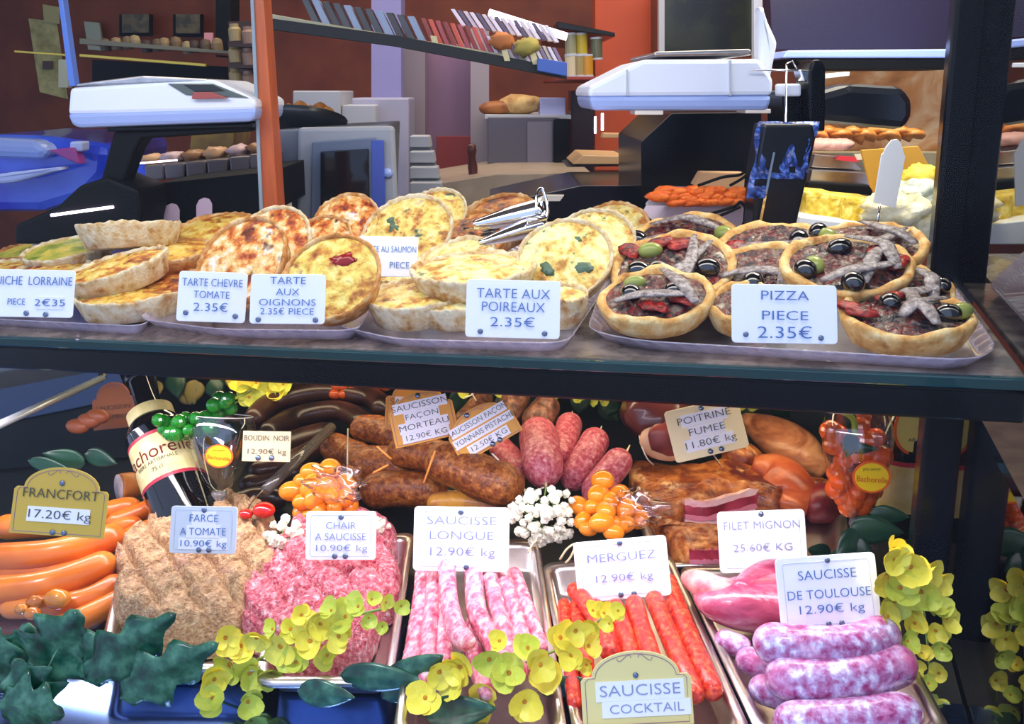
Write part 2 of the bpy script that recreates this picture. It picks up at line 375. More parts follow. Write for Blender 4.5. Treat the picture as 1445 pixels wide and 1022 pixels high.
# pastry dish on the microwave
dish = world_obj('serving_dish', tube_me([P(418, 182, 2.0), P(418, 168, 2.0)], [.05, .115], 24), mat('dark_dish', '#20252b', rough=.3), 'dark shallow dish on top of the microwave', 'dish')
m_cro = mat('pastry_brown', [(.35, '#a85a1c'), (.65, '#d99a4a')], 30, rough=.5)
for i, (x, y) in enumerate([(408, 158), (424, 154), (438, 160), (452, 156), (462, 162), (420, 164), (444, 165)]):
    world_obj('croissant', tube_me(spline([P(x-9, y+3, 2.0), P(x, y-2, 1.98), P(x+9, y+4, 2.0)], 9), [.002, .008, .012, .015, .016, .015, .012, .008, .002], 8), m_cro,
              'small golden pastry heaped on the dish above the microwave', 'pastry', 'pastries on the dark dish')
for i, (x, y, c) in enumerate([(386, 160, '#c0241a'), (396, 165, '#d8a020'), (391, 155, '#c83a20')]):
    o = world_obj('pepper', ball_me(.014, 10, 8, amp=.2, seed=i), mat('pep%d' % i, c, rough=.3)); o.location = P(x, y, 1.98)
    tag(o, ['red vegetable piece nearest the wooden divider on the dish', 'yellow vegetable piece beside the red ones on the dish', 'upper red vegetable piece on the dish by the divider'][i], 'vegetable')
# white step rack
st = root('step_rack', P(600, 280, 2.3), 'white stepped plastic rack standing right of the microwave', 'rack')
for k in range(4):
    x0, x1 = 578, 608+k*6; y0 = 192+k*22
    slab('step', [(x0, y0+16), (x1, y0+16), (x1-3, y0), (x0, y0)], 2.3-.03*k, .07, m_greywhite, st, .003)
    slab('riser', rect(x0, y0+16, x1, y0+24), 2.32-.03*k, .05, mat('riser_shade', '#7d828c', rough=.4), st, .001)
# wood counter with oven, bread, mill
bslab('counter', [(560, 300), (730, 300), (835, 244), (700, 246), (600, 262)], 2.25, .5, m_wood, 'pale wooden worktop running back under the steel cabinet', 'counter')
ct = root('steel_cabinet', P(736, 260, 2.6), 'grey steel cabinet with dark end standing on the worktop', 'cabinet')
slab('body', rect(688, 166, 790, 258), 2.6, .35, mat('grey_steel', '#5d5862', rough=.3, metal=.4), ct, .003)
slab('top_edge', rect(684, 162, 806, 168), 2.58, .38, m_greywhite, ct, .001)
slab('dark_end', [(782, 258), (804, 240), (804, 168), (782, 168)], 2.57, .3, m_dark, ct, .002)
slab('door', rect(744, 172, 780, 252), 2.59, .012, mat('steel_door', '#76707c', rough=.3, metal=.4), ct, .001)
br = ball_me(.05, 18, 12, (1.5, .8, .6), .15, 2, 3)
o = world_obj('bread_loaf', br, mat('bread', [(.35, '#9a6a30'), (.6, '#d2b070')], 25, rough=.6), 'pale crusty loaf on top of the steel cabinet', 'bread'); o.location = P(732, 163, 2.65)
o = world_obj('bread_loaf', ball_me(.035, 14, 10, (1.6, .8, .6), .2, 2, 8), mat('bread_dark', [(.35, '#7a4018'), (.6, '#a8662c')], 25), 'darker small loaf left of the crusty one on the steel cabinet', 'bread'); o.location = P(700, 163, 2.65)
bslab('packet', rect(762, 138, 798, 163), 2.6, .1, mat('packet_white', '#a9aedc', rough=.4), 'pale lilac packet at the right end of the steel cabinet', 'packet')
prof = [(.001, 0), (.016, 0), (.016, .01), (.011, .03), (.013, .06), (.009, .085), (.013, .1), (.012, .115), (.001, .12)]
pm = link('pepper_mill', lathe_me(prof, 16), mat('mill_wood', '#4a2018', rough=.3), smooth=True); pm.location = P(669, 268, 2.35); tag(pm, 'dark wooden pepper mill on the pale worktop', 'pepper mill')
o = world_obj('sponge', ball_me(.022, 10, 8, (1.5, .8, .45), .3, 3, 5), mat('sponge_orange', '#c8722e', rough=.8), 'small orange sponge on the worktop', 'sponge'); o.location = P(708, 252, 2.4)
# shelf of dry sausages and packets at the top
m_sh = mat('shelf_front_dark', '#0c0c0a', rough=.5)
sh = root('wall_shelf', P(600, 90, 1.9), 'sloping black-fronted wall shelf loaded with slim packets', 'shelf')
slab('front_lip', [(384, 42), (560, 66), (800, 112), (800, 97), (560, 50), (384, 26)], 1.9, .02, m_sh, sh, .001)
slab('board', [(384, 28), (800, 100), (800, 92), (384, 20)], 1.91, .25, mat('shelf_board_cream', '#b9b48e', rough=.3), sh, .001)
tiers = [(500, 62, 34, '#3c4a58', '#8ba2c0', 12, 7), (607, 75, 26, '#7a1410', '#d8402c', 9, 8), (690, 92, 20, '#8c2c34', '#d0707c', 14, 6)]
def sticks(x0, x1, base, top, n, cols, label, grp, cat='packet', th=.006):
    row = []
    for k in range(n):
        x = x0+(x1-x0)*(k+.5)/n; y = base(x)
        c = cols[k % len(cols)]
        o = slab('slim_packet', [(x-(x1-x0)/n*.30, y), (x+(x1-x0)/n*.42, y), (x-(x1-x0)/n*.10-12, y-top), (x-(x1-x0)/n*.75-12, y-top)], 1.905+.002*(k % 3), .03, mat('pk'+c, c, rough=.25), None, .0008)
        tag(o, label, cat, grp); row.append(o)
    row[0]['label'] = 'leftmost '+label; row[-1]['label'] = 'rightmost '+label
ly = lambda x: 26+(x-384)*.173
sticks(440, 605, lambda x: ly(x), 40, 11, ['#28303c', '#8ca0bf', '#14181e'], 'slim dark blue packet on the sloping wall shelf', 'blue packets on the wall shelf')
sticks(608, 700, lambda x: ly(x), 40, 9, ['#8c1a16', '#d0482e', '#b04048'], 'slim red packet on the sloping wall shelf', 'red packets on the wall shelf')
sticks(700, 800, lambda x: ly(x), 30, 14, ['#e8dff0', '#8a7ba0', '#d8cfc0'], 'slim white packet on the sloping wall shelf', 'white packets on the wall shelf')
sticks(650, 790, lambda x: ly(x)-36, 24, 16, ['#f0e8f4', '#5a5070', '#e6d8e0'], 'slim white packet in the upper row of the sloping wall shelf', 'upper white packets on the wall shelf')
def glow_strip(x0, y0, x1, y1, d, r, label, cat='lamp', col=(1, .85, 1), e=6):  # also used for thin reflections made as glowing strips
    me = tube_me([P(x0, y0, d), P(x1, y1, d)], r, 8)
    return world_obj('tube_or_glint', me, mat('tube_or_glint_glow_%d' % (e*10), '#fbe6ff', emit=e), label, cat)
glow_strip(690, 18, 800, 52, 1.95, .008, 'bright fluorescent tube above the sloping wall shelf')
for i, (x, y) in enumerate([(709, 80), (744, 86)]):
    o = world_obj('herb_bunch', ball_me(.022, 12, 9, (1.2, .8, .8), .5, 3, i), mat('herb_or%d' % i, ['#c4763c', '#a89a48'][i], rough=.7), ['orange dried bunch on the wall shelf', 'yellow green dried bunch on the wall shelf'][i], 'herbs'); o.location = P(x, y-8+i*4, 1.88)
for i, (x, y) in enumerate([(612, 62), (711, 77), (751, 82)]):
    tg = slab('price_tag', [(x-5, y-12), (x+4, y-11), (x+9, y+9), (x+1, y+9)], 1.885, .002, mat('tag_cream', '#d8cf9c', rough=.5), None, 0)
    tag(tg, ['small cream price tag under the red packets', 'small cream price tag under the white packets', 'slanted cream price tag at the right end of the wall shelf'][i], 'price tag')
bslab('blue_strip', [(758, 100), (800, 108), (800, 88), (758, 82)], 1.88, .01, mat('blue_strip', '#3f62b8', rough=.3), 'blue strip at the right end of the sloping shelf front', 'strip')
# tins
for i, (x, y, c) in enumerate([(806, 78, '#8d8a6a'), (821, 78, '#b09a1c'), (806, 108, '#c8bfa0'), (818, 108, '#9a8a58'), (829, 108, '#c08a20'), (842, 84, '#5c6048')]):
    r = .016; c0 = P(x, y, 2.4)
    t = root('tin', c0 - Vector((0, 0, .0)), ['pale labelled tin, upper left of the tins beside the shelf', 'yellow labelled tin in the upper row', 'cream labelled tin, lower left of the tins', 'brownish tin in the lower row between cream and amber', 'amber labelled tin at the lower right of the row', 'dull green tin standing apart from the others'][i], 'tin', 'tins on the red wall shelf')
    for nm, pr, mm in (('body', [(.001, 0), (r, 0), (r, .052), (.001, .052)], mat('tin'+c, c, rough=.35)), ('lid', [(.001, .052), (r*1.04, .052), (r*1.04, .057), (.001, .057)], m_greywhite), ('rim', [(.001, -.001), (r*1.04, -.001), (r*1.04, .004), (.001, .004)], m_greywhite)):
        o = link(nm, lathe_me(pr, 16), mm, t, None)
bslab('red_shelf', rect(790, 108, 870, 113), 2.36, .9, mat('red_shelf', '#8c3020', rough=.4), 'narrow red shelf carrying the tins', 'shelf')
bslab('dark_shelf', [(786, 40), (868, 52), (868, 46), (786, 30)], 2.36, .9, m_dark, 'narrow dark shelf above the tins', 'shelf')
bslab('dark_rack', rect(806, 128, 838, 262), 2.7, .12, mat('plum_dark', '#2c1824', rough=.25), 'tall dark plum rack below the tins', 'rack')
for i, (x, y0, y1) in enumerate([(840, 118, 140), (850, 116, 178), (840, 164, 188), (850, 160, 184)][:2]):
    pass
glow_strip(840, 165, 840, 188, 1.25, .0016, 'left short lilac reflection made as a glowing strip below the right scale', e=4)  # two thin reflections imitated by glowing strips, no lamps here
glow_strip(850, 160, 850, 184, 1.25, .0018, 'right short lilac reflection made as a glowing strip below the right scale', e=4)
# hood window above right scale
hw = bparts('extractor_hood', 1000, 80, 3.0, 'dark cabinet with a pale frame above the right scale', 'cabinet',
            [('body', rect(932, -20, 1072, 78), 3.0, .2, mat('hood_dark', [(.4, '#16180f'), (.7, '#33361f')], 10, rough=.2)),
             ('frame', rect(930, -20, 938, 78), 2.98, .03, m_greywhite), ('frame', rect(1064, -20, 1076, 90), 2.98, .03, m_white)])
# left scenery: posters, jars, frames
m_post = mat('poster_yellow', [(.35, '#8c8648'), (.65, '#bdb673')], 20, rough=.6)
WD = dep(onY(56, 130, 3.86)); bslab('poster', [(56, 130), (96, 140), (80, 30), (40, 26)], WD, .004, m_post, 'yellow poster with small pictures on the red wall', 'poster', None, 0)
WD = dep(onY(62, 30, 3.86)); bslab('poster', [(62, 30), (84, 34), (84, 10), (60, 6)], WD, .004, mat('poster2', '#a8a060'), 'small upper yellow poster near the blue rail', 'poster', None, 0)
WD = dep(onY(60, 86, 3.86)); bslab('picture', rect(60, 86, 74, 98), WD, .004, mat('pic_brown', '#4a2c1c'), 'small brown picture stuck on the yellow poster', 'picture', None, 0)
bslab('packet', rect(82, 84, 96, 124), 2.96, .03, mat('pale_green_box', '#a8ab8c', rough=.5), 'pale green packet right of the yellow poster', 'packet')
WD = dep(onY(118, 30, 3.86)); bslab('apron', [(118, 30), (140, 32), (146, 72), (124, 70)], WD, .02, mat('grey_green_cloth', '#9aa38e', rough=.8), 'pale grey cloth hanging on the red wall', 'cloth')
for i, (x0, y0, x1, y1) in enumerate([(168, 20, 214, 51), (244, 20, 286, 52)]):
    WD = dep(onY(x0, y0, 3.80)); f = root('framed_picture', P((x0+x1)/2, y1, WD), ['dark picture frame above the left scale, nearer the blue rail', 'dark picture frame above the left scale, nearer the black pillar'][i], 'picture frame')
    slab('frame', rect(x0, y0, x1, y1), WD, .02, m_matt, f, .002); slab('print', rect(x0+4, y0, x1-4, y1-5), WD-.02, .005, mat('print_olive', [(.4, '#3a3620'), (.6, '#6a5c38')], 30), f, 0)
bslab('black_pillar', rect(304, -20, 326, 80), 2.9, .1, m_matt, 'black pillar at the top behind the left scale', 'pillar')
bslab('notice', rect(288, 46, 300, 68), 2.88, .01, mat('notice_pink', '#c88a90'), 'small pink and white notice beside the black pillar', 'notice', None, 0)
# glass counter with jars behind left scale
gc = root('glass_counter', P(220, 90, 2.5), 'long low glass counter with a brass edge behind the left scale', 'counter')
slab('brass_edge', [(112, 80), (290, 94), (290, 90), (112, 76)], 2.5, .012, mat('brass', '#c9b04a', rough=.3, metal=.6), gc, .001)
slab('brass_edge', [(20, 74), (92, 79), (92, 76), (20, 71)], 2.5, .012, mat('brass', '#c9b04a'), gc, .001)
slab('glass_top', [(112, 62), (322, 76), (322, 72), (112, 54)], 2.55, .3, mat('olive_glass', '#6b6850', rough=.1), gc, .001)
slab('back', [(130, 120), (320, 120), (320, 94), (130, 84)], 2.7, .1, m_matt, gc, 0)
for i in range(12):
    x = 150+i*14+(i % 3)*2; y = 72-(i % 4)*2 + i*.5
    cc = ['#5c4a34', '#8a7450', '#6e5a3a', '#93825c', '#3c2c20'][i % 5]
    o = link('jar', lathe_me([(.001, 0), (.015, 0), (.016, .02), (.013, .032), (.001, .036)], 12), mat('jar'+cc, cc, rough=.4)); o.location = P(x, y, 2.62)
    tag(o, 'small brown or tan jar standing in the row behind the left scale', 'jar', 'jars behind the left scale')
for j, (x, y) in enumerate([(333, 58), (352, 62), (333, 88), (352, 92), (334, 120), (352, 124)]):
    o = link('jar', lathe_me([(.001, 0), (.017, 0), (.017, .03), (.012, .036), (.012, .044), (.001, .045)], 14), mat('jar_c%d' % (j % 2), ['#a08c5c', '#8f6f5a'][j % 2], rough=.4)); o.location = P(x, y, 2.4)
    tag(o, 'cream capped jar stacked on shelves left of the wooden divider', 'jar', 'jars left of the wooden divider')
jr = root('jar_rack', P(342, 130, 2.5), 'dark brown rack carrying the capped jars', 'rack')
slab('back', rect(322, 30, 362, 130), 2.55, .1, mat('rack_brown', '#3c2418', rough=.5), jr)
for yy in (62, 92, 124): slab('board', rect(322, yy, 364, yy+4), 2.36, .2, mat('rack_brown', ''), jr)
bslab('blue_rail', [(106, 122), (97, 122), (79, -20), (86, -20)], 1.5, .02, mat('blue_rail', '#5d83d8', rough=.25), 'pale blue upright rail rising left of the left scale', 'rail')
# car-like blue shape added to imitate a blue pane reflection, left end
car = root('car_reflection', P(100, 290, 2.6), 'blurred bright blue car shape imitating a pane reflection beyond the black stand of the left scale', 'car')
m_car = mat('car_reflection_blue', [(.35, '#1b33c8'), (.65, '#4a72f0')], 4, rough=.15, coat=.5)
slab('body', [(-30, 300), (60, 300), (120, 282), (150, 250), (156, 205), (60, 192), (-30, 190)], 2.6, .5, m_car, car, .03)
slab('bonnet_reflection', [(-30, 222), (60, 226), (72, 212), (50, 198), (-30, 194)], 2.5, .2, mat('car_reflection_pale', '#8fa6e0', rough=.1), car, .02)
slab('bumper_reflection', [(-30, 262), (20, 258), (86, 240), (84, 236), (10, 244), (-30, 250)], 2.48, .06, mat('car_reflection_white', '#b9c8f4', rough=.2), car, .008)
slab('tail_lamp_reflection', [(68, 212), (104, 208), (112, 232), (96, 226)], 2.49, .05, mat('car_reflection_red', '#a0408c', rough=.2), car, .004)
slab('headlamp_reflection', rect(98, 200, 116, 214), 2.49, .05, mat('car_reflection_white', '#b9c8f4'), car, .005)
slab('window', [(172, 245), (208, 252), (196, 216), (180, 206)], 2.3, .02, mat('blue_reflection', '#3c5cf0', rough=.2), car, .002)  # blue patch, part of the added reflection shape
# black stand under the left scale
stand = root('scale_stand', P(160, 320, 1.45), 'black arched metal stand under the left scale', 'stand')
slab('arm', [(140, 262), (172, 262), (190, 212), (200, 196), (352, 186), (352, 176), (160, 186)], 1.45, .05, m_matt, stand, .004)
slab('base', [(20, 345), (190, 345), (200, 300), (196, 268), (150, 250), (112, 262), (80, 292), (20, 318)], 1.46, .12, m_matt, stand, .006)
slab('top_plate', [(150, 186), (356, 180), (356, 174), (150, 179)], 1.42, .16, m_dark, stand, .002)
bslab('pastry_case', [(150, 350), (385, 300), (382, 242), (230, 258), (200, 266), (150, 330)], 1.62, .3, m_matt, 'black stepped serving case behind the quiches', 'counter')
glow_strip(72, 304, 160, 292, 1.44, .0022, 'long white light strip over the black case, left half', e=5)
glow_strip(196, 286, 384, 256, 1.6, .0022, 'long white light strip over the black case, right half', e=5)
glow_strip(178, 232, 250, 226, 1.6, .0016, 'short pink light strip beside the blue reflection patch', e=3)
# steel tubs of desserts
for i, (x, y) in enumerate([(218, 232), (246, 230), (276, 227), (306, 224), (338, 220), (366, 216)]):
    t = root('serving_tub', P(x, y+24, 1.75), ['clear serving tub nearest the blue reflection patch', 'second serving tub from the blue reflection patch', 'third serving tub from the blue reflection patch', 'fourth serving tub from the blue reflection patch', 'fifth serving tub, next to the one by the wooden divider', 'serving tub right beside the wooden divider'][i], 'tub', 'serving tubs in the back case')
    slab('tub', [(x-13, y+24), (x+13, y+22), (x+15, y), (x-15, y+2)], 1.75, .12, mat('tub_grey', '#6f6464', rough=.2), t, .004)
    o = world_obj('filling', ball_me(.02, 12, 8, (1.1, 1.5, .6), .4, 3, i), mat('tubfill%d' % (i % 3), ['#d8a878', '#d8b8b8', '#a87848'][i % 3], rough=.4), parent=t)
    o.matrix_parent_inverse = Matrix.Identity(4); o.location = P(x, y+2, 1.82)-t.location
bslab('yellow_crate', [(262, 270), (330, 262), (330, 176), (270, 186)], 2.1, .15, mat('crate_yellow', [(.4, '#6d4a14'), (.6, '#9c7a20')], 12), 'brown and yellow crate behind the serving tubs', 'crate')
# pink arched tags
for i, (x, y) in enumerate([(57, 340), (156, 312), (242, 300), (288, 292)]):
    pts = [(x-11, y+14), (x+11, y+14), (x+11, y-4), (x+7, y-11), (x, y-13), (x-7, y-10), (x-11, y-2)]
    tag(slab('price_tag', pts, 1.52 if i < 2 else 1.58, .002, mat('tag_pink', '#d3b6c8', rough=.5), None, 0), ['pink arched tag at the far left behind the quiches', 'pink arched tag just left of the top quiche', 'pink arched tag above the top quiche', 'pink arched tag between top quiche and white board'][i], 'price tag', 'arched pink tags')
bslab('white_board', [(256, 312), (392, 306), (392, 286), (350, 285), (262, 302)], 1.66, .12, m_offwhite, 'white board in the dark case behind the quiches', 'board')
tr = bparts('dish_tray', 370, 285, 1.7, 'dark tray with orange salad left of the wooden divider', 'tray',
            [('tray', [(330, 287), (388, 284), (388, 277), (336, 280)], 1.7, .1, m_mwd), ('salad', [(352, 280), (388, 278), (388, 272), (356, 274)], 1.71, .07, mat('salad_or', '#d0592c'))])
# ---- right scale
def scale_body(name, label, body_pts, base_pts, plat_pts, d, th, extra=()):
    r = root(name, P(sum(p[0] for p in base_pts)/len(base_pts), max(p[1] for p in base_pts), d), label, 'scale')
    slab('housing', body_pts, d, th, m_white, r, .006); slab('base', base_pts, d+.004, th-.01, mat('scale_base_blue', '#93a6d8', rough=.4), r, .006)
    slab('platter', plat_pts, d-.01, th+.02, m_steel, r, .003)
    for e in extra: slab(e[0], e[1], e[2], e[3], e[4], r, e[5])
    return r
scale_body('shop_scale', 'large white shop scale with a steel platter hanging over the carrot tray', [(829, 137), (1090, 135), (1092, 112), (1072, 83), (908, 84), (832, 122)],
           [(830, 136), (1090, 135), (1086, 152), (1080, 156), (836, 156)], [(922, 80), (1062, 78), (1060, 69), (924, 73)], 1.25, .22,
           [('seam', rect(884, 98, 886, 135), 1.245, .01, m_greywhite, 0), ('seam', rect(1030, 85, 1032, 135), 1.245, .01, m_greywhite, 0), ('foot', rect(896, 155, 936, 162), 1.26, .05, m_offwhite, .001), ('foot', rect(1052, 154, 1088, 160), 1.26, .05, m_offwhite, .001)])
scale_body('shop_scale', 'white shop scale with a sloping keypad on the black arched stand', [(95, 162), (360, 156), (362, 144), (355, 138), (300, 112), (218, 116), (98, 124)],
           [(94, 160), (362, 152), (360, 168), (352, 172), (110, 181), (100, 176)], [(106, 122), (290, 116), (296, 112), (200, 107), (108, 118)], 1.4, .2,
           [('keypad', [(262, 134), (350, 138), (330, 130), (300, 118), (236, 118)], 1.39, .012, mat('keypad_grey', '#55605c', rough=.3), .001),
            ('display', [(276, 130), (318, 128), (300, 119), (258, 119)], 1.385, .008, mat('display_dark', '#262c2a', rough=.1), .001),
            ('key_row', [(270, 140), (322, 139), (300, 130), (272, 130)], 1.384, .006, mat('keys_red', '#9a4a44', rough=.4), .001)])
# black serving case at the centre right and the boards
bslab('black_cabinet', [(905, 340), (1075, 340), (1075, 158), (948, 160), (905, 200)], 1.55, .3, m_dark, 'black glossy cabinet behind the carrot tray', 'cabinet')
bslab('dark_counter', [(690, 345), (905, 345), (905, 262), (820, 262), (690, 290)], 1.7, .3, mat('navy_dark', '#10131d', rough=.2), 'dark blue black counter behind the leek tarts', 'counter')
bslab('cutting_board', [(808, 232), (886, 232), (890, 221), (822, 219)], 2.0, .2, mat('board_wood', '#bb9468', rough=.5), 'thick wooden cutting board on the dark counter', 'cutting board')
bslab('glass_shelf', [(800, 236), (918, 234), (918, 222), (890, 218)], 2.02, .2, mat('grey_glass_shelf', '#5b5656', rough=.1), 'grey glass shelf carrying the cutting board', 'shelf')
bslab('wooden_tray', [(850, 195), (898, 195), (896, 189), (852, 188)], 2.3, .05, mat('board_wood', '#bb9468'), 'thin wooden edge above the cutting board', 'tray')
bslab('napkin', [(752, 284), (790, 284), (796, 276), (770, 276)], 1.66, .03, m_offwhite, 'white paper corner on the dark counter', 'paper', None, 0)
bslab('cardboard', [(979, 262), (1050, 268), (1052, 244), (990, 243)], 1.42, .03, mat('cardboard', '#b08a62', rough=.8), 'brown cardboard flap behind the carrot tray', 'cardboard')
ctray = root('carrot_tray', P(990, 300, 1.3), 'shallow grey tray heaped with grated carrot', 'tray')
o = slab('tray', [(914, 288), (1052, 290), (1062, 268), (940, 264)], 1.3, .02, mat('tray_lilac', '#a69aa6', rough=.3), ctray, .002)
o = slab('tray_rim', [(912, 290), (1056, 293), (1056, 289), (914, 286)], 1.285, .012, m_greywhite, ctray, .001)
mc = mat('carrot', [(.3, '#d84a08'), (.7, '#ff8420')], 120, rough=.5, bump=1)
for k in range(46):
    x = random.Random(k).uniform(926, 1046); y = random.Random(k+99).uniform(268, 286)
    q = ball_me(.011, 8, 6, (1.6, .8, .6), .3, 3, k); o = link('carrot_heap', q, mc, ctray, None, smooth=True); o.location = P(x, y, 1.272)-ctray.location
bslab('white_tub', [(928, 318), (1048, 320), (1050, 293), (944, 290)], 1.32, .15, mat('tub_white', '#e9d9e6', rough=.4), 'white plastic tub under the carrot tray', 'tub')
for i, pts in enumerate([[(935, 318), (990, 305), (1035, 292), (1045, 285), (1055, 300), (1048, 318)], [(985, 316), (1020, 303), (1045, 292)], [(985, 262), (1020, 250), (1046, 246), (1058, 232)], [(1030, 262), (1050, 250), (1062, 236)]]):
    world_obj('cable', tube_me(spline([P(x, y, 1.26) for x, y in pts], 20), .0022, 8), m_matt, ['thick black cable looping over the white tub', 'thin black cable below the carrot tray', 'upper black cable across the cardboard', 'short black cable right of the cardboard'][i], 'cable')
# black stand with blue film
sd = root('black_display_back', P(1080, 330, 1.22), 'tall black leaning screen draped with blue plastic film', 'screen')
slab('panel', [(1062, 338), (1120, 338), (1152, 196), (1148, 175), (1078, 175), (1066, 240)], 1.22, .05, mat('black_glitter', [(.5, '#070a0f'), (.75, '#121a26')], 200, rough=.3), sd, .004)
slab('bright_edge', [(1066, 338), (1070, 338), (1094, 215), (1091, 215)], 1.212, .004, m_chrome, sd, 0)
me = bpy.data.meshes.new('shape'); vs = []; fs = []
for j in range(13):
    for i in range(13):
        x = 1062+i*7+ (j-6)*-1.5; y = 172+j*9; q = noise.noise(Vector((i*.45, j*.25, 2)))
        vs.append(P(x+q*8, y, 1.195-.012*abs(q)*2))
for j in range(12):
    for i in range(12):
        if (j > 8 and i > 3) or noise.noise(Vector((i*.6, j*.5, 9))) > .42: continue
        fs.append((j*13+i, j*13+i+1, (j+1)*13+i+1, (j+1)*13+i))
film = pyd(vs, fs)
o = world_obj('blue_film', film, mat('film_blue', [(.35, '#0a1438'), (.5, '#1e3a88'), (.66, '#5f8ae0')], 60, rough=.25, dist=1.5, bump=.6, bscale=60), parent=sd)
md = o.modifiers.new('t', 'SOLIDIFY'); md.thickness = .001
# black arm and white bar
ar = root('slicer', P(1190, 190, 1.3), 'black meat slicer arm with a rounded dark guard below the pale bar', 'slicer')
slab('guard', [(1150, 172), (1278, 184), (1290, 165), (1290, 140), (1276, 122), (1200, 118), (1150, 132)], 1.25, .06, mat('guard_black', '#0d1017', rough=.3), ar, .012)
slab('column', [(1141, 186), (1165, 186), (1166, 96), (1160, 84), (1148, 84), (1142, 98)], 1.24, .06, m_dark, ar, .004)
slab('body', [(1105, 186), (1160, 186), (1160, 126), (1105, 126)], 1.27, .08, m_dark, ar, .004)
slab('cap', rect(1108, 118, 1131, 136), 1.235, .05, m_white, ar, .003)
slab('clamp', [(1128, 98), (1150, 100), (1150, 114), (1134, 116)], 1.235, .03, m_chrome, ar, .002)
world_obj('knob', tube_me([P(1153, 104, 1.235), P(1153, 104, 1.225)], .006, 12), m_dark, parent=ar)
world_obj('wire_handle', tube_me([P(1058, 99, 1.23), P(1126, 99, 1.23), P(1118, 86, 1.23), P(1110, 90, 1.23), P(1108, 182, 1.23), P(1130, 182, 1.23)], .0014, 6), m_chrome, parent=ar)
sb = root('shelf_bar', P(1230, 90, 1.6), 'long pale blue shelf bar with a dark underside above the slicer', 'bar')
slab('bar', [(1104, 82), (1368, 82), (1368, 69), (1112, 71)], 1.6, .2, mat('bar_blue', '#9cb4ff', rough=.3), sb, .003)
slab('underside', [(1140, 98), (1366, 97), (1366, 82), (1120, 83)], 1.61, .18, m_matt, sb, .001)
slab('upper_panel', [(1090, 70), (1380, 68), (1380, -20), (1086, -20)], 1.75, .05, mat('plum_panel', '#2a2238', rough=.3), sb, .001)
slab('strip', [(1165, 111), (1199, 107), (1199, 101), (1168, 104)], 1.5, .02, m_white, sb, .001)
sl = root('hanging_sleeve', P(1075, 80, 1.15), 'white curved plastic sleeve hanging right of the large scale', 'sleeve')
slab('sleeve', [(1072, 110), (1086, 120), (1094, 80), (1098, 60), (1084, 30), (1078, 10), (1072, 10)], 1.3, .03, m_white, sl, .006)
# ---- lit counter at the right, seen between stand and post
m_warm = mat('warm_fabric', [(.3, '#7c4a20'), (.5, '#b9814a'), (.7, '#d8c09a')], 9, dist=1.2, rough=.5)
bslab('lit_wall', rect(1140, 86, 1334, 222), 2.1, .05, m_warm, 'warm mottled orange panel behind the slicer guard', 'panel')
bslab('lit_base', rect(1120, 215, 1334, 345), 2.1, .05, mat('amber_panel', [(.4, '#8a7a5c'), (.7, '#c8c09a')], 8), 'pale amber panel behind the gratin blocks', 'panel')
for k in range(9):
    cx = 1150+k*17
    o = world_obj('salmon_slice', tube_me(spline([P(cx-12, 198-(k % 3)*3, 1.7), P(cx+2, 186-(k % 2)*4, 1.68), P(cx+14, 204-(k % 3)*4, 1.7)], 9), [.004, .014, .02, .02, .018, .02, .018, .012, .003], 10, .4),
                  mat('salmon', [(.35, '#d8781c'), (.6, '#ffb060')], 60, rough=.35), 'folded orange slice lying in the heap below the slicer guard', 'slice', 'orange slices below the slicer guard')
for k in range(5):
    o = world_obj('shrimp_pile', ball_me(.016, 10, 8, (1.3, 1, .7), .3, 3, k), mat('shrimp_pink', '#f0b8a8', rough=.4), 'pink lump left of the orange slices', 'seafood', 'pink pieces left of the orange slices'); o.location = P(1152+k*9, 213, 1.66)
bparts('metal_tray_stack', 1170, 275, 1.6, 'stack of grey metal trays with dark edges behind the white spear sign', 'tray',
       [('tray', [(1145, 236), (1218, 240), (1200, 222), (1150, 218)], 1.62, .1, m_steel), ('tray', [(1140, 266), (1232, 270), (1226, 244), (1146, 240)], 1.6, .12, m_steel), ('dark_edge', [(1136, 268), (1232, 276), (1232, 262), (1140, 256)], 1.585, .02, m_matt, .003), ('red_mark', [(1182, 226), (1212, 229), (1210, 222), (1184, 220)], 1.6, .01, mat('red_mark', '#d03040'), 0)])
m_grat = mat('gratin', [(.3, '#a87a10'), (.5, '#dcc040'), (.7, '#fff0a0')], 70, rough=.4, bump=1.5, bscale=90)
for i, (x0, x1, y0, y1, d) in enumerate([(1134, 1190, 270, 312, 1.5), (1190, 1246, 278, 318, 1.48)]):
    pts = [(x0, y1), (x1, y1+3), (x1+2, y0+5), (x0+3, y0)]
    bslab('gratin_block', pts, d, .1, m_grat, ['yellow gratin block beside the black screen', 'yellow gratin block right behind the white spear sign'][i], 'gratin', None, .008)
bslab('white_tray', [(1118, 345), (1250, 345), (1225, 318), (1130, 306)], 1.44, .12, mat('bright_tray', '#f2f6f4', rough=.25), 'bright white tray in front of the gratin blocks', 'tray')
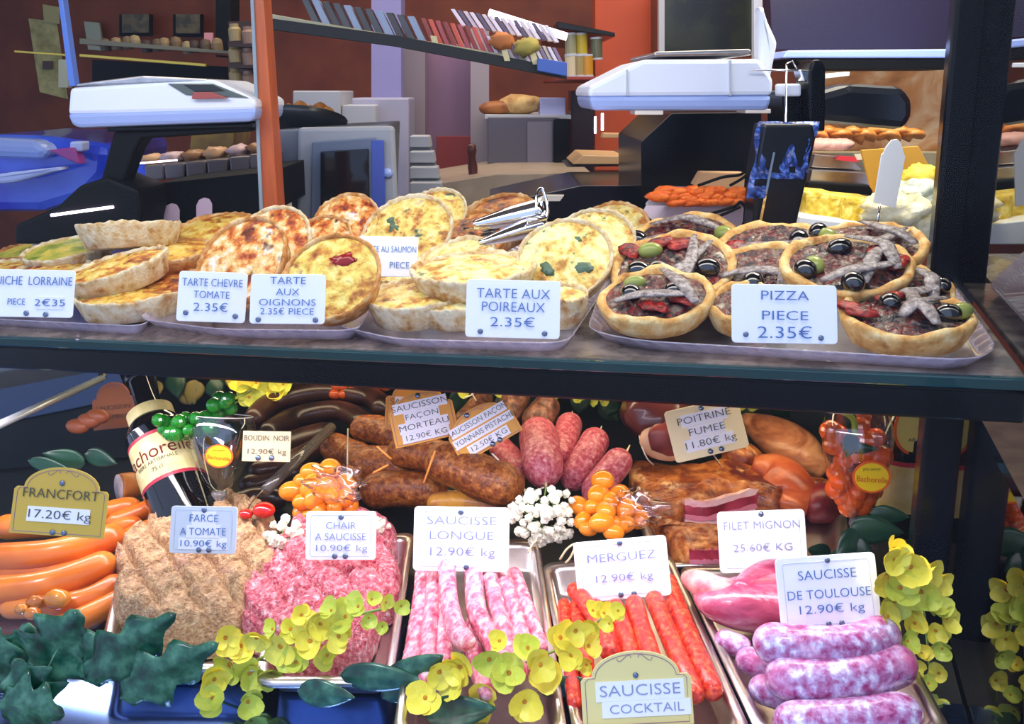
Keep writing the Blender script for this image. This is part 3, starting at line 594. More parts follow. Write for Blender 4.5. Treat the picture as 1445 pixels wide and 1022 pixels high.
for i, (x, y, r, c) in enumerate([(1298, 268, .026, 'y'), (1292, 296, .034, 'w'), (1318, 306, .036, 'w'), (1322, 330, .026, 'w'), (1262, 330, .045, 'c'), (1306, 342, .04, 'c')]):
    o = world_obj('cauliflower_piece' if c == 'w' else 'cheese_piece', ball_me(r, 20, 14, (1.2, .8, .7), .45, 3.5, i+2), mat('cl'+c, [(.35, {'y': '#b89018', 'w': '#8f9a7c', 'c': '#c9b878'}[c]), (.65, {'y': '#f0dc50', 'w': '#e6ead8', 'c': '#fff8d8'}[c])], 40, rough=.6, bump=1),
                  ['yellow topped piece at the top right of the lit counter', 'knobbly white piece beside the yellow sign', 'larger knobbly white piece next to the black post', 'small white piece low beside the black post', 'creamy mound below the white spear sign', 'creamy mound between pizzas and black post'][i], 'food'); o.location = P(x, y, 1.42)
ys = bparts('yellow_sign', 1300, 300, 1.5, 'tilted yellow sign with white strips behind the white spear sign', 'sign',
            [('board', [(1262, 318), (1278, 300), (1318, 246), (1296, 206), (1215, 212), (1228, 262)], 1.5, .006, mat('sign_amber', '#c9952c', rough=.5)),
             ('strip', [(1210, 226), (1236, 224), (1232, 216), (1206, 218)], 1.49, .003, m_offwhite, 0), ('strip', [(1272, 250), (1286, 246), (1284, 241), (1270, 245)], 1.49, .003, m_offwhite, 0)])
sp = root('spear_sign', P(1250, 320, 1.2), 'bright white pointed spear-shaped sign on a thin stem at the right', 'sign')
slab('blade', [(1233, 286), (1264, 294), (1278, 222), (1276, 216), (1272, 202), (1266, 196), (1258, 198), (1250, 208), (1247, 216), (1244, 218)], 1.2, .003, mat('spear_white', '#fbfffb', rough=.4), sp, .0008)
world_obj('stem', tube_me([P(1242, 286, 1.205), P(1237, 324, 1.205)], .0016, 6), m_chrome, parent=sp)
# ================================================================== upper shelf: trays, tarts, pizzas, price cards
m_tray = clear_mat('clear_tray_plastic', tint=(.93, .9, 1.0), f0=.10, haze=.34, hazecol=(.80, .74, .90), rough=.12)
def plastic_tray(name, pts, label, z=SHELF+.001, lip=.014, flare=.014):
    """pts: photo points of the rim outline -> rounded tray with flaring scalloped rim"""
    base = [onZ(x, y, z+lip) for x, y in pts]; n = len(base); c = sum(base, Vector())/n
    rim = []
    for i in range(n):                                    # round the corners
        a, b, d = base[i-1], base[i], base[(i+1) % n]
        for t in (0, .25, .5, .75, 1):
            p0 = b.lerp(a, min(.45, .03/(a-b).length)); p1 = b.lerp(d, min(.45, .03/(d-b).length))
            rim.append(p0*(1-t)**2 + b*2*t*(1-t) + p1*t*t)
    out = []
    for i in range(len(rim)):
        a, b = rim[i], rim[(i+1) % len(rim)]; k = max(1, int((b-a).length/.004))
        for j in range(k): out.append(a.lerp(b, j/k))
    n = len(out); vs = []; fs = []
    for lv, (s, dz) in enumerate(((0, 0), (.0015, -.0012), (flare*.6, -lip*.45), (flare, -lip+.001))):
        for i, p in enumerate(out):
            inw = (c-p).normalized(); sc = .0012*math.sin(i*PI/2.5) if lv in (1, 2) else 0
            vs.append(p + inw*(s+sc) + Vector((0, 0, dz)))
    for lv in range(3):
        for i in range(n): fs.append((lv*n+i, lv*n+(i+1) % n, (lv+1)*n+(i+1) % n, (lv+1)*n+i))
    fs.append(tuple(range(3*n, 4*n)))
    o = world_obj(name, pyd(vs, fs), m_tray, label, 'tray', 'clear plastic trays on the glass shelf')
    md = o.modifiers.new('t', 'SOLIDIFY'); md.thickness = .0012
    return o
plastic_tray('plastic_tray', [(-40, 448), (205, 460), (235, 392), (-20, 372)], 'clear plastic tray under the quiches at the left end')
plastic_tray('plastic_tray', [(193, 449), (310, 464), (505, 466), (560, 362), (330, 342)], 'clear plastic tray under the goat cheese and onion tarts', z=SHELF+.004)
plastic_tray('plastic_tray', [(470, 458), (560, 478), (800, 484), (905, 330), (560, 318)], 'clear plastic tray under the leek and salmon tarts')
plastic_tray('plastic_tray', [(828, 465), (900, 480), (1375, 508), (1408, 490), (1345, 400), (1130, 318), (880, 318)], 'clear plastic tray under the pizzas')

m_crust = mat('tart_crust', [(.3, '#a06a30'), (.42, '#d0b07a'), (.6, '#e6dcba'), (.75, '#c8b48c')], 70, detail=6, rough=.75, bump=1, bscale=260, blots=[(40, .56, .7, '#b8813e', 'n'), (300, .05, .0, '#6a4a28', 'v')])
m_crust2 = mat('tart_crust_baked', [(.3, '#8c4c18'), (.48, '#c98a44'), (.62, '#e0c08c')], 60, detail=6, rough=.75, bump=1, bscale=240, blots=[(36, .56, .72, '#8c4a1c', 'n')])
m_pcrust = mat('pizza_crust', [(.3, '#b8742a'), (.5, '#e4b56a'), (.65, '#f2dca0')], 60, detail=6, rough=.7, bump=1, bscale=200, blots=[(45, .58, .72, '#9a5a20', 'n')])
F = {}
F['leek'] = mat('leek_filling', [(.28, '#7a7c3c'), (.38, '#c98a38'), (.46, '#ecd070'), (.58, '#fbf3b4'), (.72, '#c9c878')], 52, detail=6, rough=.38, bump=2, bscale=150, dist=.2, blots=[(32, .55, .68, '#b86a20', 'n'), (60, .62, .68, '#6a7848', 'n')])
F['lorraine'] = mat('lorraine_filling', [(.3, '#8a3a18'), (.42, '#c87830'), (.52, '#e8c050'), (.68, '#f4e08c')], 52, detail=6, rough=.38, bump=2, bscale=150, dist=.2, blots=[(30, .54, .66, '#8c3a14', 'n')])
F['goat'] = mat('goat_filling', [(.28, '#5c1c0c'), (.38, '#a84018'), (.46, '#dc8030'), (.54, '#f0c878'), (.66, '#f4ecd8')], 60, detail=6, rough=.33, bump=2, bscale=130, dist=.3, blots=[(34, .56, .64, '#64200e', 'n'), (26, .60, .66, '#f4f0e4', 'n')])
F['onion'] = mat('onion_filling', [(.3, '#8a4410'), (.42, '#c88a30'), (.52, '#e8cc60'), (.66, '#f8ee9c')], 52, detail=6, rough=.36, bump=2.2, bscale=140, dist=.3, blots=[(34, .55, .66, '#9a4c14', 'n')])
F['salmon'] = mat('salmon_filling', [(.3, '#4a5a3c'), (.4, '#c07838'), (.5, '#ecd068'), (.62, '#f6e8a0'), (.74, '#d8a070')], 52, detail=6, rough=.38, bump=2, bscale=140, dist=.3, blots=[(34, .57, .66, '#a85c24', 'n'), (30, .60, .66, '#3c5048', 'n')])
F['brown'] = mat('browned_filling', [(.3, '#3a1a1c'), (.42, '#8c3c14'), (.54, '#cc7828'), (.68, '#e8c05c')], 60, detail=6, rough=.33, bump=2, bscale=130, dist=.3, blots=[(34, .54, .64, '#3c1820', 'n')])
F['green'] = mat('green_filling', [(.3, '#4c6a20'), (.45, '#a8b040'), (.6, '#e0c850')], 34, detail=5, rough=.4, bump=1.2, bscale=120)
F['pizza'] = mat('pizza_topping', [(.33, '#0e0a18'), (.42, '#3c1418'), (.5, '#7a1c18'), (.56, '#6a5c50'), (.66, '#8f7c68')], 130, detail=6, rough=.22, bump=3, bscale=150, dist=.4, blots=[(60, .50, .6, '#120c1c', 'n'), (50, .62, .68, '#c8bca0', 'n'), (70, .62, .68, '#9c1c14', 'n')])
m_burnt = mat('burnt_topping', '#1c1418', rough=.3); m_herb = mat('leek_piece', '#4f6a52', rough=.4); m_redt = mat('cooked_tomato', '#8c1418', rough=.2)
def crust_me(R, H, seed, flute=.02, n=56):
    prof = [(R*.80, 0), (R*.86, H*.05), (R*.93, H*.5), (R*.985, H*.8), (R*1.0, H*.93), (R*.985, H*1.0), (R*.95, H*1.0), (R*.915, H*.92), (R*.89, H*.6), (R*.5, H*.55)]
    def wob(r, z, a, i):
        f = 1 + flute*.35*math.sin(a*26+seed)*(z/H) + .02*noise.noise(Vector((math.cos(a)*1.5, math.sin(a)*1.5, seed)))
        dz = (.10*H*noise.noise(Vector((math.cos(a)*2.4, math.sin(a)*2.4, seed+5)))+.035*H*math.sin(a*26+1+seed))*(z/H if i < 8 else 0)
        return r*f, z+dz
    return lathe_me(prof, n, wob)
def fill_me(R, H, seed, amp=.0022, n=40, dome=.002, lvl=.86):
    vs = []; fs = []; rings = 13
    for i in range(rings):
        r = R*.935*i/(rings-1)
        for k in range(n):
            a = 2*PI*k/n; p = Vector((r*math.cos(a), r*math.sin(a), 0)); t = i/(rings-1)
            z = H*lvl + dome*(1-t*t)*3 + amp*(noise.noise(p*90+Vector((seed*3, 0, 0)))+.6*noise.noise(p*220+Vector((0, seed, 0))))*(1 if i < rings-1 else .2)
            vs.append((p.x, p.y, z))
    for i in range(rings-1):
        for k in range(n):
            k2 = (k+1) % n; fs.append((i*n+k, (i+1)*n+k, (i+1)*n+k2, i*n+k2))
    return pyd(vs, fs)
def place(px, py, z, wpx, lean=0, az=0, spin=0, H=.03):
    """frame of a round tart whose rim centre shows at (px,py) at height z and is wpx pixels wide. lean: degrees its top turns towards azimuth az
    (az 0 = towards the window, 90 = to the right)"""
    a = math.radians(az); l = math.radians(lean)
    for _ in range(6):                                     # keep the foot above the tray
        c = onZ(px, py, z); R = wpx*dep(c)/FOC/2; low = z-R*.97*math.sin(l)-H*math.cos(l)-(SHELF+.0035)
        if low >= 0: break
        z -= low
    tow = Vector((math.sin(a), -math.cos(a), 0)); nrm = Vector((0, 0, 1))*math.cos(l) + tow*math.sin(l)
    x = tow.cross(Vector((0, 0, 1))).normalized(); y = nrm.cross(x)
    M = Matrix(((x.x, y.x, nrm.x, c.x), (x.y, y.y, nrm.y, c.y), (x.z, y.z, nrm.z, c.z), (0, 0, 0, 1)))
    return M @ Matrix.Rotation(spin, 4, 'Z') @ Matrix.Translation((0, 0, -H)), R
_seed = [1]
def tart(kind, px, py, z, w, lean, az, label, group, H=.03, crust=None, bits=()):
    _seed[0] += 1; s = _seed[0]
    M, R = place(px, py, z, w, lean, az, s*1.3, H)
    t = root('savoury_tart', None, label, 'tart', group, M)
    link('crust', crust_me(R, H, s), crust or m_crust, t, None, smooth=True)
    link('filling', fill_me(R, H, s), F[kind], t, None, smooth=True)
    rnd = random.Random(s)
    for (m, n, r, sh) in bits:
        for k in range(n):
            a = rnd.uniform(0, 6.28); q = R*math.sqrt(rnd.uniform(0, .28)); me = ball_me(r*rnd.uniform(.5, 1.0), 12, 8, (1.5, 1, .35), .7, 2.5, k+s)
            o = link(sh, me, m, t, Matrix.Translation((q*math.cos(a), q*math.sin(a), H*.86+.0035)) @ Matrix.Rotation(rnd.uniform(0, 3), 4, 'Z'), smooth=True)
    return t
# (kind, x, y, rim height, width px, lean, azimuth)
Z0 = SHELF+.003
gL = 'quiches at the left end of the shelf'; gT = 'goat cheese and tomato tarts'; gO = 'onion tarts'; gP = 'leek tarts'; gS = 'salmon tarts'
tart('lorraine', 182, 316, Z0+.098, 140, 10, 200, 'pale quiche topping the left pile, showing its tall pricked crust', gL, H=.036)
tart('lorraine', 160, 372, Z0+.062, 152, 12, -40, 'quiche in the middle of the left pile with two dark olive bits', gL, H=.032, bits=[(m_burnt, 2, .007, 'olive_bit')])
tart('lorraine', 184, 412, Z0+.030, 150, 0, 0, 'lowest quiche of the left pile, just right of the lorraine card', gL, H=.030)
tart('lorraine', 238, 352, Z0+.062, 125, 6, 20, 'quiche behind the left pile, at middle height', gL, crust=m_crust2, H=.028)
tart('brown', 250, 396, Z0+.034, 130, 4, 10, 'browned quiche low between the left pile and the goat cheese card', gL, crust=m_crust2, H=.028)
tart('lorraine', 308, 320, Z0+.075, 118, 14, 20, 'far quiche with yellow top behind the goat cheese tarts', gL, crust=m_crust2, H=.026)
tart('green', 95, 348, Z0+.062, 125, 8, 0, 'green and yellow quiche at the back left of the left pile', gL, H=.026)
tart('green', 45, 350, Z0+.040, 100, 6, 0, 'small dark green quiche furthest to the left', gL, crust=m_crust2, H=.026)
tart('lorraine', 62, 384, Z0+.034, 130, 8, 10, 'quiche directly behind the lorraine card, partly green and red', gL, bits=[(m_redt, 2, .006, 'tomato_bit')])
tart('lorraine', -6, 380, Z0+.034, 130, 4, 10, 'quiche at the very left end of the shelf', gL)
tart('goat', 486, 314, Z0+.082, 104, 48, 5, 'browned tart leaning up in front of the microwave', gT, crust=m_crust2)
tart('goat', 452, 338, Z0+.062, 92, 42, 5, 'small tart squeezed behind the onion tart', gT, crust=m_crust2)
tart('goat', 378, 342, Z0+.076, 130, 46, 0, 'rear tart of the leaning goat cheese pair, white and brown', gT)
tart('goat', 338, 366, Z0+.058, 148, 48, -5, 'front tart of the leaning goat cheese pair, above the goat cheese card', gT, crust=m_crust2)
tart('onion', 466, 388, Z0+.052, 148, 44, 8, 'yellow onion tart with a red tomato piece, leaning behind the onion card', gO, crust=m_crust2, bits=[(m_redt, 1, .016, 'tomato_piece')])
tart('salmon', 612, 300, Z0+.082, 98, 40, 0, 'furthest yellow tart at the back, behind the salmon tart', gS)
tart('salmon', 572, 326, Z0+.066, 140, 42, 0, 'big round salmon tart with green patches above the salmon card', gS, bits=[(m_herb, 3, .010, 'herb_piece')])
tart('leek', 560, 386, Z0+.034, 80, 4, 20, 'pale tart edge low behind the salmon card', gS)
tart('brown', 700, 306, Z0+.068, 120, 28, -10, 'browned tart behind the tongs', gP, crust=m_crust2)
tart('brown', 662, 330, Z0+.056, 130, 26, -10, 'dark browned tart under the tongs blade', gP, crust=m_crust2, bits=[(m_burnt, 3, .010, 'burnt_piece')])
tart('leek', 866, 322, Z0+.060, 104, 40, 5, 'furthest leek tart leaning at the right of its row', gP, crust=m_crust2)
tart('leek', 838, 338, Z0+.054, 118, 42, 5, 'middle leek tart of the leaning row', gP)
tart('leek', 796, 362, Z0+.046, 140, 44, 5, 'front leek tart of the leaning row with green leek pieces', gP, bits=[(m_herb, 4, .008, 'leek_piece')])
tart('leek', 640, 362, Z0+.052, 120, 20, -20, 'leek tart tilted behind the top tart, left of the tongs', gP, bits=[(m_herb, 3, .007, 'leek_piece')])
tart('salmon', 586, 412, Z0+.028, 144, 5, 5, 'whole pale tart standing at the front, left of the leek card', gP, H=.032)
tart('leek', 668, 374, Z0+.062, 180, 4, 10, 'large leek tart lying on top above the leek card', gP, H=.034)
tart('leek', 650, 420, Z0+.024, 128, 3, 5, 'tart half hidden behind the left edge of the leek card', gP, H=.028)
tart('leek', 788, 412, Z0+.030, 84, 6, 10, 'tart peeping out at the right edge of the leek card', gP, H=.036)

m_olive = mat('black_olive', '#05060c', rough=.08, spec=.9, coat=.6); m_golive = mat('green_olive', '#8f9a4a', rough=.25)
m_anch = mat('anchovy', [(.35, '#5c5450'), (.5, '#8f8480'), (.68, '#c4bab6')], 160, rough=.22, bump=1, stretch=(1, 1, 1))
m_tom = mat('tomato_strip', [(.35, '#4c080c'), (.5, '#8c1412'), (.65, '#c03018')], 120, rough=.2, bump=1)
olive = ball_me(.0105, 18, 12, (1.15, .95, .85)); golive = ball_me(.0095, 16, 10, (1.25, .9, .8))
for q in (olive, golive):
    for f in q.polygons: f.use_smooth = True
def pizza(px, py, z, w, lean, az, label, spec, H=.028):
    _seed[0] += 1; s = _seed[0]; rnd = random.Random(s*5)
    M, R = place(px, py, z, w, lean, az, 0, H)
    t = root('small_pizza', None, label, 'pizza', 'small pizzas on the right tray', M)
    prof = [(R*.78, 0), (R*.86, H*.10), (R*.95, H*.5), (R*1.0, H*.78), (R*1.01, H*.92), (R*.96, H*1.04), (R*.89, H*1.02), (R*.84, H*.88), (R*.8, H*.7), (R*.3, H*.6)]
    def wob(r, zz, a, i):
        v = noise.noise(Vector((math.cos(a)*2.6, math.sin(a)*2.6, s+i*.15))); u = noise.noise(Vector((math.cos(a)*7, math.sin(a)*7, s+i*.4)))
        return r*(1+.035*v+.012*u), zz + (H*.22*v+.05*H*u)*(zz/H)
    link('crust', lathe_me(prof, 60, wob), m_pcrust, t, None, smooth=True)
    link('topping', fill_me(R*.93, H, s, .0045, 48, .0022, .9), F['pizza'], t, None, smooth=True)
    zt = H*.9+.008
    # spec: list of (type, angle deg, radius fraction); angle 0 = right of the pizza, -90 = towards the window
    for ty, a, fr in spec:
        a = math.radians(a); q = Vector((R*fr*math.cos(a), R*fr*math.sin(a), zt))
        if ty == 'b': link('black_olive', olive, None, t, Matrix.Translation(q) @ Matrix.Rotation(rnd.uniform(0, 3), 4, 'Z') @ Matrix.Scale(R/.058, 4))
        elif ty == 'g': link('green_olive', golive, None, t, Matrix.Translation(q) @ Matrix.Rotation(rnd.uniform(0, 3), 4, 'Z') @ Matrix.Scale(R/.058, 4))
        elif ty == 't': link('tomato_piece', ball_me(.013, 14, 9, (1.3, .8, .28), .5, 3.5, s+int(fr*9)), m_tom, t, Matrix.Translation(q) @ Matrix.Rotation(rnd.uniform(0, 3), 4, 'Z'), smooth=True)
        elif ty == 'a':
            b = a+rnd.uniform(1.9, 2.8); e = Vector((R*.8*math.cos(b), R*.8*math.sin(b), zt)); m_ = (q+e)/2+Vector((rnd.uniform(-.014, .014), rnd.uniform(-.014, .014), .008))
            pts = spline([q+Vector((0, 0, .001)), q.lerp(m_, .5)+Vector((0, 0, .004)), m_, e], 18)
            link('anchovy_strip', tube_me(pts, [.0015+.0065*math.sin(PI*(.1+.85*i/17))**.7 for i in range(18)], 9, .30), m_anch, t, None, smooth=True)
    return t
olive.materials.append(m_olive); golive.materials.append(m_golive)
pizza(962, 338, Z0+.056, 158, 22, -10, 'small pizza at the back left of the pizza heap, beside the leek tarts', [('b', 160, .6), ('g', 190, .75), ('b', 70, .7), ('a', 20, .8), ('a', 60, .8), ('t', 40, .5), ('b', 10, .8), ('a', 200, .7)])
pizza(1094, 348, Z0+.060, 166, 18, 0, 'small pizza at the back centre with olives round its edge', [('b', 130, .7), ('b', 200, .4), ('a', 30, .8), ('a', 90, .85), ('b', 60, .8), ('t', 10, .7)])
pizza(1225, 342, Z0+.072, 158, 14, 0, 'back pizza behind the highest one, near the spear sign', [('b', 120, .5), ('b', 40, .7), ('a', 160, .8), ('a', 80, .8), ('g', -10, .7), ('b', -20, .9)])
pizza(948, 374, Z0+.042, 176, 24, -5, 'second pizza with red tomato strips and crossing anchovies', [('b', 165, .62), ('b', 30, .55), ('b', 60, .3), ('g', -35, .5), ('t', -60, .6), ('t', -100, .5), ('t', 20, .5), ('a', 110, .85), ('a', 80, .8), ('t', -20, .8)])
pizza(1088, 384, Z0+.042, 180, 18, 0, 'middle pizza half behind the pizza card with a green olive on its left', [('g', 140, .8), ('b', 200, .55), ('b', 60, .5), ('a', 20, .8), ('a', 100, .85), ('t', 180, .9), ('g', 90, .8)])
pizza(1270, 406, Z0+.040, 150, 16, 10, 'pizza at the right behind the front right one, near the post', [('b', 170, .7), ('a', 60, .8), ('t', 20, .5), ('g', -40, .8), ('a', 120, .8)])
pizza(1194, 370, Z0+.066, 180, 16, 5, 'highest pizza above the right edge of the pizza card', [('b', -80, .35), ('b', 30, .75), ('g', 25, .55), ('a', 100, .85), ('a', 60, .9), ('a', 150, .8), ('t', 170, .75), ('t', 200, .5), ('b', 90, .8)])
pizza(925, 414, Z0+.028, 164, 15, -5, 'front left pizza with two black olives and one green olive', [('b', 170, .35), ('b', 25, .42), ('g', -25, .45), ('a', 150, .9), ('a', 40, .8), ('t', 100, .6), ('t', 150, .6)])
pizza(1062, 424, Z0+.026, 130, 10, 0, 'pizza mostly hidden behind the left of the pizza card', [('t', 160, .6), ('b', 100, .5), ('a', 60, .8)])
pizza(1280, 440, Z0+.030, 180, 7, 5, 'front right pizza with a big red tomato corner beside the post', [('b', -40, .3), ('b', 150, .6), ('g', 165, .75), ('a', 110, .8), ('a', 70, .5), ('t', 0, .85), ('t', 15, .75), ('t', -70, .5), ('t', 150, .3)])

# serving tongs lying on the tarts
tg = root('serving_tongs', P(730, 320, 1.17), 'shiny steel serving tongs lying on the browned tarts', 'tongs')
def blade(name, a, b, w0, w1, d0, d1):
    A, B = P(*a, d0), P(*b, d1); n = 14; vs = []; fs = []
    ax = (B-A).normalized(); s = ax.cross(FW).normalized()
    for i in range(n):
        t = i/(n-1); w = (w0+(w1-w0)*t)*math.sin(PI*min(1, .18+t*1.2)*.5+.0)**.6
        for j in range(7):
            u = (j/6-.5)*2; vs.append(A.lerp(B, t) + s*(u*w) - FW*(.006*(1-u*u)))
    for i in range(n-1):
        for j in range(6): fs.append((i*7+j, i*7+j+1, (i+1)*7+j+1, (i+1)*7+j))
    o = world_obj(name, pyd(vs, fs), m_chrome, parent=tg); md = o.modifiers.new('t', 'SOLIDIFY'); md.thickness = .0012
blade('blade', (668, 318), (768, 296), .010, .015, 1.15, 1.17)
blade('blade', (676, 344), (772, 314), .007, .013, 1.13, 1.16)
world_obj('loop', tube_me(spline([P(758, 302, 1.16), P(757, 276, 1.165), P(764, 266, 1.17), P(770, 280, 1.17), P(773, 298, 1.165), P(766, 318, 1.16)], 22), .0022, 8), m_chrome, parent=tg)
world_obj('hinge', tube_me([P(744, 312, 1.14), P(770, 308, 1.15)], .004, 10), m_chrome, parent=tg)

# ------------------------------------------------------------------ price cards
m_card = mat('card_white', '#f6f9ff', rough=.35); m_cream = mat('card_cream', '#efdfae', rough=.4); m_beige = mat('card_beige', '#dccba0', rough=.5)
m_yel = mat('plaque_yellow', '#c9a83c', rough=.4); m_yel2 = mat('plaque_pale_yellow', '#e3d48c', rough=.4); m_ora = mat('plaque_orange', '#dc9a2c', rough=.4)
m_blue = mat('ink_blue', '#4a74b4', rough=.6); m_ink = mat('ink_dark', '#4a4a40', rough=.6); m_inkp = mat('ink_pale', '#8c94b4', rough=.6)
m_paper = mat('paper_strip', '#eef0fa', rough=.6); m_line = mat('border_print', '#c8cfe0', rough=.5); m_stud = mat('stud', '#6f7c94', metal=.8, rough=.25); m_pur = mat('print_plum', '#9a7488', rough=.5)
def rrect(w, h, r, n=5):
    out = []
    for cx, cz, a0 in ((w/2-r, -h/2+r, -PI/2), (w/2-r, h/2-r, 0), (-w/2+r, h/2-r, PI/2), (-w/2+r, -h/2+r, PI)):
        for k in range(n+1): a = a0+PI/2*k/n; out.append((cx+r*math.cos(a), cz+r*math.sin(a)))
    return out
def card(px, py, w, h, ang, d, lines, label, studs=(), m=None, ink=None, group=None, lean=-6, turn=0, r=.07, strips=None, border=False, name='price_card', pin=None, arch=0, ins=None):
    s = d/FOC; W, H = w*s, h*s
    c = root(name, None, label, 'price card', group, facing(px, py, d, ang, lean, turn))
    if arch:
        n = 16; aw = W*.40; sh = H/2-arch*s
        poly = [(-W/2, -H/2), (W/2, -H/2), (W/2, sh-.003), (W/2-.003, sh), (aw, sh)] + [(aw*math.cos(PI*k/n), sh+arch*s*math.sin(PI*k/n)) for k in range(1, n)] + [(-aw, sh), (-W/2+.003, sh), (-W/2, sh-.003)]
        link('card', prism_me(poly, .0014, .0003, 1), m or m_card, c)
        k_ = .92; pl = [(x*k_, 0, z*k_) for x, z in poly]; pl.append(pl[0])
        link('border_line', tube_me([Vector(p)+Vector((0, -.0002, 0)) for p in pl], .00035, 5), m_pur, c)
        for sx in (-1, 1):
            link('ribbon_ornament', tube_me([Vector((sx*aw*(.08+.16*(1-math.cos(t))), -.0003, sh+arch*s*.72+aw*.07*math.sin(t*2))) for t in [i*PI/10 for i in range(11)]], .0003, 5), m_pur, c)
    else: link('card', prism_me(rrect(W, H, r*H), .0014, .0004, 1), m or m_card, c)
    if border:
        pl = [Vector((x, -.0001, z)) for x, z in rrect(W*.86, H*.84, r*H*.6)]; pl.append(pl[0]); link('border_line', tube_me(pl, .0003, 5), m_line, c)
    for i, (t, zf, fs, xs) in enumerate(lines):
        if strips and strips[i]:
            sw = strips[i]*W; link('paper_strip', boxme((-sw/2, -.0008, zf*H-fs*s*.62), (sw/2, -.0001, zf*H+fs*s*.62)), m_paper, c, Matrix.Translation(((ins or {}).get(i, 0)*W, 0, 0)))
        text(t, (ins or {}).get(i, 0)*W, zf*H, fs*s, ink or m_blue, c, xs)
    for x, z in studs:
        link('stud', ball_me(.0032*d, 12, 8, (1, .5, 1)), m_stud, c, Matrix.Translation((x*W, -.0008, z*H)), smooth=True)
    if pin: link('pin', tube_me([(0, .002, -H/2+.004), (pin[0]*s, .002, -H/2-pin[1]*s)], .0011, 6), m_chrome, c)
    return c
gw = 'white price cards on the glass shelf'
card(42, 414, 125, 68, -1, .985, [('QUICHE  LORRAINE', .25, 18, .74), ('PIECE', -.19, 13, .8), ('2€35', -.20, 14, 1.5)], 'white card reading QUICHE LORRAINE 2€35 at the left end', [(-.02, -.42), (.20, -.44)], group=gw, ins={1: -.14, 2: .24}, strips=[0, 0, .3])
card(299, 419, 97, 72, -2, .945, [('TARTE CHEVRE', .27, 16, .78), ('TOMATE', .03, 15, .86), ('2.35€', -.22, 17, 1.25)], 'white card reading TARTE CHEVRE TOMATE 2.35€', [(-.36, -.33), (.36, -.37)], group=gw)
card(406, 422, 106, 71, -.5, .915, [('TARTE', .36, 15, 1.15), ('AUX', .13, 14, 1.15), ('OIGNONS', -.08, 14, 1.25), ('2.35€ PIECE', -.26, 13, 1.15)], 'white card reading TARTE AUX OIGNONS 2.35€ PIECE', [(-.38, -.42), (.38, -.42)], group=gw)
card(547, 362, 85, 58, -1, 1.11, [('TARTE AU SAUMON', .17, 13, .66), ('PIECE', -.22, 13, .9)], 'partly hidden white card reading AU SAUMON behind the pale front tart', [], group=gw, ins={0: .02, 1: .2})
card(724, 436, 133, 83, -1.5, .865, [('TARTE AUX', .25, 20, .98), ('POIREAUX', .02, 20, .95), ('2.35€', -.24, 19, 1.45)], 'white card reading TARTE AUX POIREAUX 2.35€', [(-.34, -.40), (.34, -.41)], group=gw)
card(1107, 443, 149, 84, -1, .805, [('PIZZA', .30, 19, 1.35), ('PIECE', -.04, 19, 1.45), ('2.35€', -.33, 24, 1.4)], 'white card reading PIZZA PIECE 2.35€', [(-.37, -.36), (.34, -.40)], group=gw)
# ================================================================== lower deck
def D(px, py, h=0): return onZ(px, py, DECK+h)
def steel_tray(corners, label, depth=.03, lip=.008):
    """corners: photo points of the rim, order back-left, back-right, front-right, front-left"""
    z = DECK+depth; c = [onZ(x, y, z) for x, y in corners]; ctr = sum(c, Vector())/4
    rings = [(0, -.004), (0, 0), (lip, 0), (lip+.004, -.004), (lip+.010, -depth+.004), (lip+.016, -depth+.001)]
    out = []
    for i in range(4):
        a, b, d = c[i-1], c[i], c[(i+1) % 4]; k = .016
        p0 = b.lerp(a, k/(a-b).length); p1 = b.lerp(d, k/(d-b).length)
        out += [p0*(1-t)**2+b*2*t*(1-t)+p1*t*t for t in (0, .2, .4, .6, .8, 1)]
    n = len(out); vs = []; fs = []
    for s, dz in rings:
        for p in out:
            v = (ctr-p); v.z = 0; vs.append(p + v.normalized()*s*1.25 + Vector((0, 0, dz)))
    for l in range(len(rings)-1):
        for i in range(n): fs.append((l*n+i, l*n+(i+1) % n, (l+1)*n+(i+1) % n, (l+1)*n+i))
    fs.append(tuple(range((len(rings)-1)*n, len(rings)*n)))
    o = world_obj('steel_tray', pyd(vs, fs), mat('tray_steel', [(.3, '#b4aaa4'), (.7, '#d6cfca')], 30, metal=1, rough=.3), label, 'tray', 'steel trays on the deck')
    md = o.modifiers.new('t', 'SOLIDIFY'); md.thickness = .0012
    return o
steel_tray([(180, 765), (392, 768), (375, 945), (135, 945)], 'steel tray under the beige stuffing loaf')
steel_tray([(400, 772), (584, 752), (552, 965), (362, 965)], 'steel tray under the pink sausage meat loaf')
steel_tray([(596, 762), (760, 762), (800, 1040), (555, 1040)], 'steel tray under the long pink ridged sausages')
steel_tray([(766, 796), (945, 782), (1062, 1040), (812, 1040)], 'steel tray under the red spicy sausages')
steel_tray([(958, 800), (1215, 800), (1345, 1040), (1072, 1040)], 'steel tray under the fillet and the lilac sausages')
steel_tray([(890, 700), (1190, 700), (1200, 790), (925, 800)], 'shallow steel tray under the smoked bacon slabs', depth=.02)

